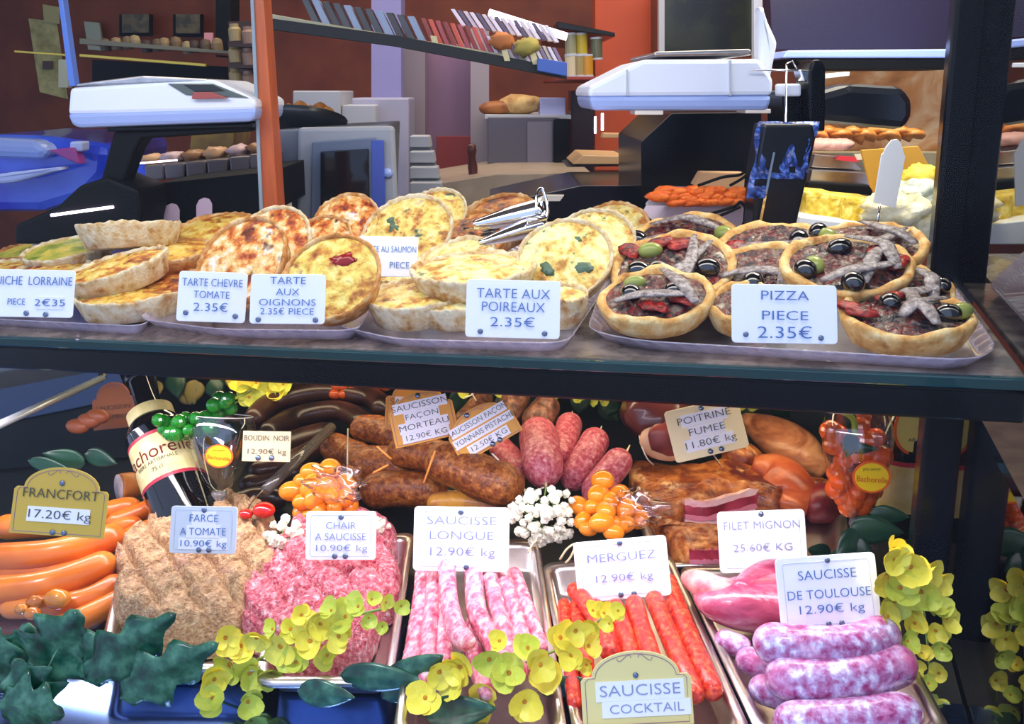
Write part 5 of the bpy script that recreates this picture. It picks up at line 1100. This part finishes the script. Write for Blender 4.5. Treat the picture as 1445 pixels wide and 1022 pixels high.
# --- goblets, beads, bottles
m_glass = mat('clear_glass', '#ffffff', rough=0.0, trans=1.0, ior=1.25, spec=.5)
m_glass = clear_mat('goblet_glass', tint=(.90, .93, .94), f0=.14)
m_badge = mat('badge_orange', '#e2641c', rough=.3); m_badgey = mat('badge_yellow', '#e8c81c', rough=.3); m_script = mat('script_red', '#d0401c', rough=.4)
def goblet(px, py, d, hpx, wpx, label, lean=0, badge=None, side=0, badge_r=(17, 14)):
    s = d/FOC; M = facing(px, py, d, -3+lean); g = root('beer_goblet', None, label, 'glass', 'stemmed beer glasses', M)
    H = hpx*s; R = wpx*s/2
    prof = [(R*.0+.0005, H*.20), (R*.20, H*.215), (R*.42, H*.28), (R*.62, H*.40), (R*.85, H*.58), (R*.98, H*.76), (R*.97, H*.90), (R*.88, H*1.0)]
    vs = []; fs = []; n = 40
    def bowl(pr, flip):
        b = len(vs)
        for r, z in pr:
            for k in range(n): a = 2*PI*k/n; vs.append((r*math.cos(a), r*math.sin(a), z))
        for i in range(len(pr)-1):
            for k in range(n): q = (b+i*n+k, b+i*n+(k+1) % n, b+(i+1)*n+(k+1) % n, b+(i+1)*n+k); fs.append(q if not flip else q[::-1])
    sp = spline([Vector((r, 0, z)) for r, z in prof], 26); bowl([(max(.0004, p.x), p.z) for p in sp], False)
    link('bowl', pyd(vs, fs), m_glass, g, None, smooth=True)
    link('rim', tube_me([(R*.88*math.cos(2*PI*k/36), R*.88*math.sin(2*PI*k/36), H) for k in range(37)], .0007, 6), mat('rim_glass', '#d8d8d0', rough=.05), g, None, smooth=True)
    link('stem', lathe_me([(R*.55, 0), (R*.56, .002), (R*.2, .006), (R*.12, H*.03), (R*.13, H*.12), (R*.25, H*.17), (R*.22, H*.21)], 24), mat('stem_glass', '#c9c4c4', rough=.03, trans=.75, spec=.8), g, None, smooth=True)
    if badge:
        bx, bz = badge; y = -R*.98
        Mb = Matrix.Translation((bx*R, y, bz*H)) @ Matrix.Rotation(side, 4, 'Z')
        a, b = badge_r[0]*s, badge_r[1]*s
        e = lambda k: [(k*a*math.cos(2*PI*i/32), k*b*math.sin(2*PI*i/32)) for i in range(32)]
        bd = link('badge', prism_me(e(1.14), .0008), m_badge, g, Mb)
        link('badge_face', prism_me(e(1.0), .0006), m_badgey, bd, Matrix.Translation((0, -.0005, 0)))
        t = text('Bachorelle', 0, -b*.18, b*.62, m_script, bd, .62*a/b*1.15, -.0013, 4)
        text('JPA SAINT', 0, b*.55, b*.26, mat('ink_brown', '#7a6a20'), bd, 1.1, -.0012)
    return g
goblet(308, 722, 1.13, 135, 92, 'stemmed glass with an orange badge, green beads spilling over it', 0, (.25, .62))
goblet(1210, 772, 1.03, 190, 96, 'stemmed glass filled with orange beads beside the right post', 3, (.02, .55), badge_r=(23, 19))
m_bead = mat('orange_bead', [(.4, '#e84008'), (.6, '#ff7a24')], 40, rough=.08, coat=.6)
m_beadg = mat('green_bead', [(.4, '#0c5a0c'), (.6, '#2ea82a')], 40, rough=.05, coat=.6, trans=.35)
bd = ball_me(1, 14, 9); bd.materials.append(m_bead); bg_ = ball_me(1, 14, 9); bg_.materials.append(m_beadg)
def beads(spots, me, d, label, group, r):
    objs = []
    for k, (x, y, dz) in enumerate(spots):
        o = bpy.data.objects.new('glass_bead', me); COL.objects.link(o); o.location = P(x, y, d-dz); s = (r+(k % 3)*.8)*d/FOC; o.scale = (s, s, s)
        tag(o, label, 'bead', group); objs.append((o, x, y))
    extremes(objs, label)
beads([(1183, 613, 0), (1176, 628, 0), (1172, 608, 0), (1215, 590, 0), (1213, 602, .005), (1222, 622, .01), (1236, 618, 0), (1232, 645, 0), (1222, 640, 0), (1190, 650, 0), (1205, 640, 0), (1182, 668, 0), (1240, 660, 0), (1236, 675, 0), (1180, 690, 0), (1196, 680, -.01), (1225, 690, .0), (1212, 685, 0), (1190, 702, 0), (1204, 708, .005), (1220, 704, 0), (1232, 692, 0), (1210, 695, .01), (1198, 715, .0), (1216, 715, .0), (1186, 680, .01), (1245, 645, 0)],
      bd, 1.035, 'orange glass bead in the stemmed glass beside the right post', 'orange glass beads', 14)
rnd = random.Random(4); sp = []
for k in range(40):
    t = k/39; sp.append((228+t*100+rnd.uniform(-9, 9), 604-t*42+18*math.sin(t*3)+rnd.uniform(-13, 13), rnd.uniform(0, .04)))
beads(sp+[(300, 608, 0), (275, 606, 0), (262, 590, .02)], bg_, 1.14, 'green glass bead in the bunch hanging over the left stemmed glass', 'green glass beads', 9)
def bottle(a, b, R, label, bands, neck=True, lab=None, logo=None):
    """a: foot, b: mouth (world)"""
    ax = (b-a); H = ax.length; x = ax.cross(Vector((0, 1, 0))); x = x.normalized(); side = ax.normalized().cross(x)
    z = ax.normalized(); x = FW.cross(z).normalized(); y = z.cross(x)
    M = Matrix(((x.x, y.x, z.x, a.x), (x.y, y.y, z.y, a.y), (x.z, y.z, z.z, a.z), (0, 0, 0, 1)))
    t = root('beer_bottle', None, label, 'bottle', 'dark beer bottles', M)
    prof = [(R*.9, 0), (R, .004), (R, H*.52), (R*.95, H*.60), (R*.6, H*.70), (R*.38, H*.78), (R*.33, H*.94), (R*.4, H*.95), (R*.4, H*.985), (R*.3, H)]
    sp = spline([Vector((r, 0, q)) for r, q in prof], 40)
    link('body', lathe_me([(p.x, p.z) for p in sp], 40), mat('bottle_brown', '#080605', rough=.05, coat=.6), t, None, smooth=True)
    for k, (z0, z1, rr, mm) in enumerate(bands):
        link('label_band', lathe_me([(R*rr-.0005, H*z0), (R*rr+.0006, H*z0), (R*rr+.0006, H*z1), (R*rr-.0005, H*z1)], 40), mm, t, None, smooth=False)
    return t, M, H
m_lab = mat('label_cream', [(.35, '#b8a860'), (.65, '#dccf98')], 30, rough=.5); m_labr = mat('label_red', '#a8283c', rough=.4)
a, b = P(268, 742, 1.12), P(192, 528, 1.22)
t, M, H = bottle(a, b, .041, 'dark beer bottle leaning left with a cream label, behind the frankfurters', [(.23, .25, 1.0, m_labr), (.25, .50, 1.0, m_lab), (.50, .52, 1.0, m_labr), (.66, .73, .72, m_lab)])
for tx, z_, sz, mm, an in (('Bachorelle', .40, .026, mat('ink_red_brown', '#8c2c20'), 0), ('75 cl', .30, .008, m_ink, 0), ('BIERE ARTISANALE', .345, .007, m_ink, 0)):
    c_ = bpy.data.curves.new('lettering', 'FONT'); c_.body = tx; c_.size = sz; c_.align_x = 'CENTER'; c_.align_y = 'CENTER'; c_.extrude = .0001; c_.materials.append(mm)
    tmp = bpy.data.objects.new('lettering', c_); COL.objects.link(tmp); dg = bpy.context.evaluated_depsgraph_get(); me = bpy.data.meshes.new_from_object(tmp.evaluated_get(dg)); bpy.data.objects.remove(tmp)
    Rr = .0418
    for v in me.vertices: th = v.co.x/Rr; v.co = Vector((Rr*math.sin(th), -Rr*math.cos(th)-.0003, v.co.y+z_*H))
    link('lettering', me, None, t, Matrix.Rotation(0.1, 4, 'Z'))
a = P(1264, 752, 1.11); b = a+Vector((.004, 0, .235))
t, M, H = bottle(a, b, .033, 'dark beer bottle standing behind the bead glass, next to the right post', [(.18, .44, 1.0, m_lab), (.44, .465, 1.0, m_labr)])
me = prism_me([(.026*math.cos(2*PI*i/28), .036*math.sin(2*PI*i/28)) for i in range(28)], .001); link('oval_label', me, m_badge, t, Matrix.Translation((-.004, -.0315, H*.66)))
me = prism_me([(.023*math.cos(2*PI*i/28), .032*math.sin(2*PI*i/28)) for i in range(28)], .001); ol = link('oval_face', me, mat('label_yellow', '#e0cf6c', rough=.4), t, Matrix.Translation((-.004, -.0325, H*.66)))
text('BIERE', 0, .018, .008, m_ink, ol); text('ARTIS', 0, -.016, .007, m_ink, ol)

# --- baby's breath
m_bb = mat('white_floret', [(.35, '#d8dcb8'), (.65, '#fbfbee')], 120, rough=.7); m_stem = mat('green_stem', '#7c9c4c', rough=.5)
flo = ball_me(1, 9, 7, (1, 1, .9), .45, 3.2, 2); flo.materials.append(m_bb)
def breath(cx, cy, rx, ry, d, n, label, seed, r=6.5):
    t = root('baby_breath_sprig', P(cx, cy+ry, d), label, 'flowers'); rnd = random.Random(seed)
    inv = t.location.copy()
    world_obj('stem', tube_me([P(cx, cy+ry, d+.01), P(cx-4, cy, d+.012), P(cx+3, cy-ry, d+.01)], .0012, 6), m_stem, parent=t)
    for k in range(n):
        a = rnd.uniform(0, 2*PI); q = math.sqrt(rnd.random()); x, y = cx+rx*q*math.cos(a), cy+ry*q*math.sin(a); dz = .03*(1-q*q)*rnd.uniform(.5, 1)
        o = bpy.data.objects.new('floret', flo); COL.objects.link(o); o.parent = t; o.location = P(x, y, d-dz)-inv; s = rnd.uniform(.7, 1.15)*r*d/FOC; o.scale = (s, s, s); o.rotation_euler = (rnd.random()*6, rnd.random()*6, 0)
        if k % 3 == 0: world_obj('stalk', tube_me([P(x, y, d-dz), P(cx+(x-cx)*.4, cy+(y-cy)*.4+6, d)], .0006, 5), m_stem, parent=t)
    return t
breath(768, 728, 46, 42, 1.03, 90, 'large cluster of tiny white flowers between smoked sausages and tomatoes', 1)
breath(402, 758, 24, 30, 1.04, 34, 'small cluster of tiny white flowers between the two meat loaves', 2)
breath(536, 742, 14, 8, 1.05, 9, 'few tiny white flowers right of the chair a saucisse card', 3, 5)
for i, pts in enumerate([[(790, 790), (800, 775), (812, 768), (806, 785), (798, 795)], [(745, 780), (752, 768), (758, 762)]]):
    world_obj('raffia_loop', tube_me(spline([P(x, y, .96) for x, y in pts], 14), .0012, 6), mat('raffia', '#d8c8a0', rough=.7), ['beige raffia loop left of the merguez card', 'short raffia end under the white flowers'][i], 'string')

# --- yellow blossoms
m_pet = mat('yellow_petal', [(.35, '#f2dc24'), (.65, '#fff670')], 25, rough=.4, sss=.15)
m_petg = mat('green_yellow_petal', [(.35, '#c4cc2c'), (.65, '#ecf070')], 25, rough=.4, sss=.15)
def petal_me(seed, w=1.0):
    vs = []; fs = []; n = 14; rr = 5; rnd = random.Random(seed)
    for j in range(rr):
        for i in range(n):
            a = 2*PI*i/n; r = (j/(rr-1))*(1+.08*math.sin(a*3+seed)); x, y = r*math.cos(a)*w, r*math.sin(a)+.85
            vs.append((x, y, .35*(x*x)+.25*(y-.3)**2*.5+.10*noise.noise(Vector((x*1.8, y*1.8, seed)))))
    for j in range(rr-1):
        for i in range(n): fs.append((j*n+i, (j+1)*n+i, (j+1)*n+(i+1) % n, j*n+(i+1) % n))
    me = pyd(vs, fs)
    for p in me.polygons: p.use_smooth = True
    return me
PET = [petal_me(k, 1.0+.15*(k % 2)) for k in range(4)]; PETG = [m.copy() for m in PET]
for m in PET: m.materials.append(m_pet)
for m in PETG: m.materials.append(m_petg)
core = ball_me(.25, 8, 6); core.materials.append(mat('blossom_core', '#d08a1c', rough=.6))
def spray(spots, path, d, label, seed, g=0.25, name='yellow_blossom_spray', r0=None, stemr=.0013):
    """spots: (x, y, radius px[, d]) of each blossom; path: photo points of the stem"""
    t = root(name, P(*path[0], d), label, 'flowers'); base = t.location.copy(); rnd = random.Random(seed)
    world_obj('stem', tube_me(spline([P(x, y, d+.01) for x, y in path], 20), stemr, 6), m_stem, parent=t)
    for sp_ in spots:
        x, y, r = sp_[:3]; dd = sp_[3] if len(sp_) > 3 else d-rnd.uniform(0, .02); gg = rnd.random() < g; s = r*.62*dd/FOC
        b = bpy.data.objects.new('blossom', core); COL.objects.link(b); b.parent = t; b.location = P(x, y, dd)-base; b.scale = (s, s, s)
        q = (-FW + RT*rnd.uniform(-.7, .7) + UP*rnd.uniform(-.4, .6)).to_track_quat('Z', 'Y'); b.rotation_mode = 'QUATERNION'; b.rotation_quaternion = q
        a0 = rnd.uniform(0, 6)
        for k in range(3 if r < 12 else 4):
            p = bpy.data.objects.new('petal', rnd.choice(PETG if gg else PET)); COL.objects.link(p); p.parent = b
            p.rotation_euler = (rnd.uniform(.05, .75), 0, a0+k*2*PI/(3 if r < 12 else 4)+rnd.uniform(-.2, .2)); z = rnd.uniform(.75, 1.15); p.scale = (z, z, z)
    return t
spray([(318, 900, 24), (340, 912, 22), (325, 938, 28), (352, 950, 24), (362, 900, 20), (385, 888, 16), (396, 912, 26), (410, 888, 20), (425, 868, 18), (438, 905, 26), (452, 880, 24), (468, 862, 18), (478, 898, 22), (488, 870, 22), (506, 856, 18), (520, 872, 13), (524, 846, 14), (544, 850, 15), (566, 855, 13), (462, 925, 18), (418, 935, 22), (302, 958, 24), (385, 950, 20), (540, 884, 12), (300, 985, 22), (350, 990, 24)],
      [(280, 1000), (340, 945), (420, 905), (500, 870), (562, 855)], .84, 'spray of yellow blossoms across the pink sausage meat loaf', 11, .45)
spray([(620, 948, 26), (650, 940, 26), (640, 965, 24), (690, 930, 26), (718, 950, 26), (705, 905, 18), (745, 915, 24), (762, 938, 26), (790, 900, 24), (775, 955, 24), (812, 890, 22), (806, 925, 22), (830, 912, 22), (838, 885, 18), (852, 866, 16), (872, 862, 14), (836, 862, 16), (828, 938, 16), (860, 880, 14), (600, 985, 24), (680, 990, 26), (740, 990, 26)],
      [(640, 1000), (720, 945), (790, 915), (840, 880), (868, 862)], .80, 'spray of yellow blossoms in front of the pink and red sausages', 12, .3)
spray([(1262, 775, 22), (1285, 800, 28), (1305, 810, 26), (1255, 815, 26), (1270, 830, 26), (1300, 835, 26), (1322, 822, 22), (1262, 848, 22), (1285, 860, 20), (1316, 858, 22), (1335, 872, 20), (1252, 870, 20), (1290, 880, 20), (1320, 890, 18), (1280, 905, 18), (1300, 922, 14), (1330, 915, 16), (1290, 945, 16), (1325, 950, 16), (1310, 965, 14), (1262, 790, 24), (1300, 985, 18), (1330, 1005, 16)],
      [(1270, 780), (1300, 850), (1310, 920), (1316, 1000)], .80, 'bouquet of yellow blossoms hanging at the right corner beside the post', 13, .3)
spray([(340, 546, 16), (362, 540, 14), (380, 548, 18), (352, 560, 16), (400, 542, 16), (412, 534, 12), (372, 562, 16), (392, 558, 14), (332, 534, 12)], [(330, 570), (370, 550), (415, 535)], 1.42, 'dull yellow blossoms at the back behind the green beads', 14, .6)
spray([(655, 545, 14), (680, 542, 14), (705, 544, 16), (730, 545, 14), (762, 548, 16), (785, 556, 12), (800, 550, 14), (822, 556, 11), (838, 560, 10), (850, 566, 9), (815, 566, 9), (835, 568, 8), (845, 556, 9), (770, 560, 10)], [(650, 545), (750, 550), (850, 560)], 1.36, 'row of yellow green blossoms at the back above the pink sausages', 15, .9)
spray([(985, 568, 12), (1000, 574, 12), (1045, 566, 14), (1060, 572, 12), (1020, 560, 12)], [(980, 575), (1060, 568)], 1.38, 'yellow blossoms at the back beside the poitrine card', 16, .6)

# --- leaves
m_leaf = mat('ivy_green', [(.35, '#0c3024'), (.5, '#1f5440'), (.68, '#4f8468')], 60, rough=.3, coat=.15, bump=.3, bscale=30)
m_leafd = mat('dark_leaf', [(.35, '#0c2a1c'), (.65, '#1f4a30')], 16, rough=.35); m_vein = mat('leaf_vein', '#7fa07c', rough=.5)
def leaf(parent, tipx, tipy, basex, basey, wpx, d, m=None, lobes=3, d2=None, name='leaf'):
    A = P(basex, basey, d); B = P(tipx, tipy, d2 or d-.01); ax = B-A; L = ax.length; ax.normalize(); s = ax.cross(FW).normalized(); nrm = s.cross(ax)
    w = wpx*d/FOC/2; n = 18; vs = []; fs = []
    for i in range(n+1):
        t = i/n; ww = w*(max(0, math.sin(PI*min(1, t**.7)))**.8)*(1+.32*math.cos(2*PI*lobes*t) if lobes else 1)
        for j in range(7):
            u = (j/6-.5)*2; vs.append(A+ax*(L*t)+s*(ww*u)+nrm*(-.12*w*math.sin(PI*t)+.22*ww*abs(u)+.06*w*math.sin(5*t+3*u)))
    for i in range(n):
        for j in range(6): fs.append((i*7+j, i*7+j+1, (i+1)*7+j+1, (i+1)*7+j))
    o = world_obj(name, pyd(vs, fs), m or m_leaf, parent=parent); md = o.modifiers.new('t', 'SOLIDIFY'); md.thickness = .0006
    world_obj('vein', tube_me([A+nrm*.0006, A+ax*L*.5-nrm*(.12*w-.0016), B], .0010, 5), m_vein, parent=o)
    return o
iv = root('ivy_garland', P(120, 1000, .82), 'dark green ivy leaves with pale veins at the bottom left', 'plant')
for a in [(110, 862, 60, 960, 110, .80), (40, 880, 20, 980, 90, .82), (160, 895, 100, 950, 70, .80), (248, 866, 120, 960, 72, .79), (308, 908, 170, 985, 70, .78), (20, 930, 60, 1010, 80, .79), (-10, 880, -20, 980, 90, .81), (90, 1010, 0, 990, 80, .78)]:
    leaf(iv, *a)
iv2 = root('ivy_garland', P(560, 1000, .8), 'dark green leaves at the bottom between the two yellow sprays', 'plant')
for a in [(625, 925, 540, 985, 60, .81), (600, 962, 480, 952, 40, .81), (500, 985, 420, 975, 40, .8), (840, 962, 760, 975, 30, .8), (700, 1000, 600, 1010, 50, .79)]: leaf(iv2, *a, lobes=0)
iv3 = root('ivy_garland', P(1200, 760, 1.0), 'dark green leaves around the foot of the bead glass', 'plant')
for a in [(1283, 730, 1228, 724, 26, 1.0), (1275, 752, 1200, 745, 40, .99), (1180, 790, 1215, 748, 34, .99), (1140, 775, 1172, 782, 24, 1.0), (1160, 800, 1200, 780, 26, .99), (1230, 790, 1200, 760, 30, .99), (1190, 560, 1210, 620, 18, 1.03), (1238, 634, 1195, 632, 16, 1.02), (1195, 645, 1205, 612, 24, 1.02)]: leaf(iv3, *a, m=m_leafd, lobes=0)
world_obj('bead_stem', tube_me(spline([P(1157, 572, 1.02), P(1185, 580, 1.02), P(1204, 592, 1.02), P(1207, 615, 1.02)], 14), .0035, 8), mat('lime_stem', '#a8bc2c', rough=.4), 'lime green stem curling out of the bead glass', 'stem')
world_obj('green_stem', tube_me(spline([P(332, 562, 1.1), P(345, 556, 1.1), P(352, 552, 1.12)], 10), .002, 8), mat('lime_stem', '#a8bc2c'), 'lime green stem end by the green beads', 'stem')
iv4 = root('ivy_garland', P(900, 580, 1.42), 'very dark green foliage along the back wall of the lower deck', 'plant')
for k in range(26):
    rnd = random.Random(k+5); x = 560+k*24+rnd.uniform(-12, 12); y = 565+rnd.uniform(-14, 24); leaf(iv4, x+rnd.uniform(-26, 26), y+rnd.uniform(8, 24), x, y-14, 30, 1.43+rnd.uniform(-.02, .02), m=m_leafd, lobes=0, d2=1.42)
iv5 = root('ivy_garland', P(330, 580, 1.4), 'brownish green leaves behind the tilted bottle', 'plant')
for k in range(14):
    rnd = random.Random(k+55); x = 190+k*18+rnd.uniform(-8, 8); y = 540+rnd.uniform(-8, 24); leaf(iv5, x+rnd.uniform(-20, 20), y+rnd.uniform(8, 24), x, y-14, 30, 1.44, m=mat('olive_leaf', [(.35, '#3c4018'), (.6, '#7c6c2c')], 16) if k % 3 else m_leafd, lobes=0)
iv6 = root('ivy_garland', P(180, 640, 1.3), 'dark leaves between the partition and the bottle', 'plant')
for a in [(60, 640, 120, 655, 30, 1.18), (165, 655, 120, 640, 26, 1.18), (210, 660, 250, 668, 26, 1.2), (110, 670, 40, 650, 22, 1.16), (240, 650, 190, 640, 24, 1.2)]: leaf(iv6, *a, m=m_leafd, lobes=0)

# --- cards of the lower deck
gc_ = 'white price cards on the lower deck'
m_silver = mat('card_silver', '#cfd8e2', rough=.35)
card(85, 708, 134, 96, -4, .93, [('FRANCFORT', .10, 19, 1.0), ('17.20€ kg', -.20, 17, 1.35)], 'yellow arched plaque reading FRANCFORT 17.20€ kg', [(0.0, .27), (.08, -.45), (-.04, -.45)], m=m_yel, ink=m_ink, arch=30, strips=[0, .66], name='price_plaque')
card(287, 748, 94, 66, -1, .955, [('FARCE', .24, 15, .95), ('A TOMATE', -.04, 15, .88), ('10.90€ kg', -.29, 13, 1.3)], 'silvery card reading FARCE A TOMATE 10.90€ kg', [(0, .42), (-.05, -.42), (.10, -.42)], m=m_silver, group=gc_, strips=[.36, .5, .72], border=True)
card(481, 756, 99, 68, 0, .955, [('CHAIR', .20, 14, 1.05), ('A SAUCISSE', -.03, 14, 1.0), ('10.90€ kg', -.26, 13, 1.45)], 'white card reading CHAIR A SAUCISSE 10.90€ kg', [(0, .38), (-.08, -.42), (.07, -.42)], group=gc_, border=True, ink=mat('ink_lilac', '#7c88c0', rough=.6))
card(651, 761, 135, 90, -1, .95, [('SAUCISSE', .28, 17, 1.4), ('LONGUE', .05, 17, 1.35), ('12.90€ kg', -.20, 17, 1.4)], 'large white card reading SAUCISSE LONGUE 12.90€ kg', [(-.01, .42), (-.08, -.43), (.06, -.43)], group=gc_, border=True, ink=mat('ink_lilac', '#7c88c0'))
card(878, 803, 132, 84, 5, .90, [('MERGUEZ', .20, 17, 1.3), ('12.90€ kg', -.14, 15, 1.4)], 'white card reading MERGUEZ 12.90€ kg above the red sausages', [(0, .43), (-.04, -.42), (.10, -.42)], group=gc_, border=True, ink=mat('ink_lilac', '#7c88c0'), pin=(8, 24))
card(1076, 764, 124, 86, 2, .93, [('FILET MIGNON', .26, 16, 1.02), ('25.60€ KG', -.10, 15, 1.25)], 'white card reading FILET MIGNON 25.60€ KG', [(0, .44), (-.02, -.42), (.12, -.42)], group=gc_, border=True, ink=m_inkp, lean=-6)
card(1169, 836, 142, 103, 4, .80, [('SAUCISSE', .24, 19, 1.05), ('DE TOULOUSE', -.02, 18, 1.0), ('12.90€ kg', -.22, 17, 1.4)], 'largest white card reading SAUCISSE DE TOULOUSE 12.90€ kg', [(0.02, .43), (-.03, -.42), (.10, -.42)], group=gc_, border=True, pin=(0, 8))
card(898, 972, 156, 104, 3, .745, [('SAUCISSE', -.02, 22, 1.25), ('COCKTAIL', -.26, 18, 1.2)], 'pale yellow arched plaque reading SAUCISSE COCKTAIL at the bottom', [(0, .18)], m=m_yel2, ink=m_inkp, arch=34, strips=[.8, .8], name='price_plaque', ins={0: .03, 1: .08})
card(376, 630, 68, 43, -1, 1.10, [('BOUDIN  NOIR', .26, 11, .85), ('12.90€ kg', -.18, 10.5, 1.35)], 'small cream card reading BOUDIN NOIR 12.90€ kg', [(-.16, -.38), (.12, -.38)], m=m_beige, ink=m_ink, r=.02)
card(588, 572, 88, 64, -2, 1.22, [('SAUCISSON', .06, 12, 1.2)], 'orange arched plaque mostly hidden behind the Morteau one', [(0, .2)], m=m_ora, ink=m_ink, arch=20, strips=[.7], name='price_plaque')
card(596, 588, 92, 72, 13, 1.14, [('SAUCISSON', .24, 12, 1.3), ('FAÇON', .04, 11, 1.3), ('MORTEAU', -.16, 12, 1.3), ('12.90€ KG', -.36, 11, 1.25)], 'orange arched plaque reading SAUCISSON FAÇON MORTEAU', [(0, .42)], m=m_ora, ink=m_ink, arch=20, strips=[.84, .55, .78, .74], name='price_plaque')
card(680, 604, 98, 62, 30, 1.11, [('SAUCISSON FAÇON', .20, 11, .95), ('LYONNAIS PISTACHE', -.06, 11, .95), ('12.50€ KG', -.32, 11, 1.2)], 'orange arched plaque reading SAUCISSON FAÇON LYONNAIS PISTACHE', [(-.1, .42), (.02, -.44), (.14, -.44)], m=m_ora, ink=m_ink, arch=18, strips=[.9, .95, .66], name='price_plaque')
card(932, 563, 78, 38, 4, 1.26, [('LE KG   21.20€', .02, 13, .95)], 'small cream card reading LE KG 21.20€ just below the shelf', [(-.05, -.36), (.18, -.3)], m=m_beige, ink=m_ink, r=.02)
card(997, 606, 106, 74, 13, 1.10, [('POITRINE', .24, 14, 1.3), ('FUMEE', 0, 14, 1.3), ('11.80€ kg', -.24, 14, 1.35)], 'cream yellow card reading POITRINE FUMEE 11.80€ kg', [(0, .42), (-.02, -.42), (.13, -.42)], m=m_cream, ink=m_ink, strips=[.62, .48, .66], pin=(8, 20))
# solid things added to imitate dim reflections in the left partition
card(160, 572, 60, 66, 6, 1.34, [('SAUCISSON', -.05, 9, 1), ('DE JAMBON', -.25, 9, 1)], 'dim orange arched plaque imitating a sign reflected in the left partition', [], m=mat('plaque_reflection_orange', '#b8662c', rough=.5), ink=m_ink, arch=22, name='price_plaque')
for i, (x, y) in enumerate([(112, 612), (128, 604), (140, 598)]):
    o = world_obj('reflected_sausage', ball_me(.014, 14, 10, (1.4, .8, .8)), mat('sausage_reflection_orange', '#a85a30', rough=.4), 'dull orange sausage end imitating a reflection in the left partition', 'sausage', 'imitated reflections of orange sausage ends'); o.location = P(x, y, 1.28)
o = world_obj('reflected_bottle', lathe_me([(.001, 0), (.03, 0), (.03, .12), (.012, .16), (.011, .2), (.001, .2)], 24), mat('bottle_brown', '#080605'), 'dark bottle imitating a bottle reflection in the left corner', 'bottle'); o.location = D(70, 640, 0)

# ================================================================== turn lettering into meshes (one evaluation for all)
dg = bpy.context.evaluated_depsgraph_get()
for o in [x for x in scene.objects if x.type == 'FONT']:
    me = bpy.data.meshes.new_from_object(o.evaluated_get(dg)); nm = bpy.data.objects.new('lettering', me); COL.objects.link(nm)
    nm.parent = o.parent; nm.matrix_parent_inverse = o.matrix_parent_inverse.copy(); nm.matrix_basis = o.matrix_basis.copy(); cv = o.data
    bpy.data.objects.remove(o); bpy.data.curves.remove(cv)
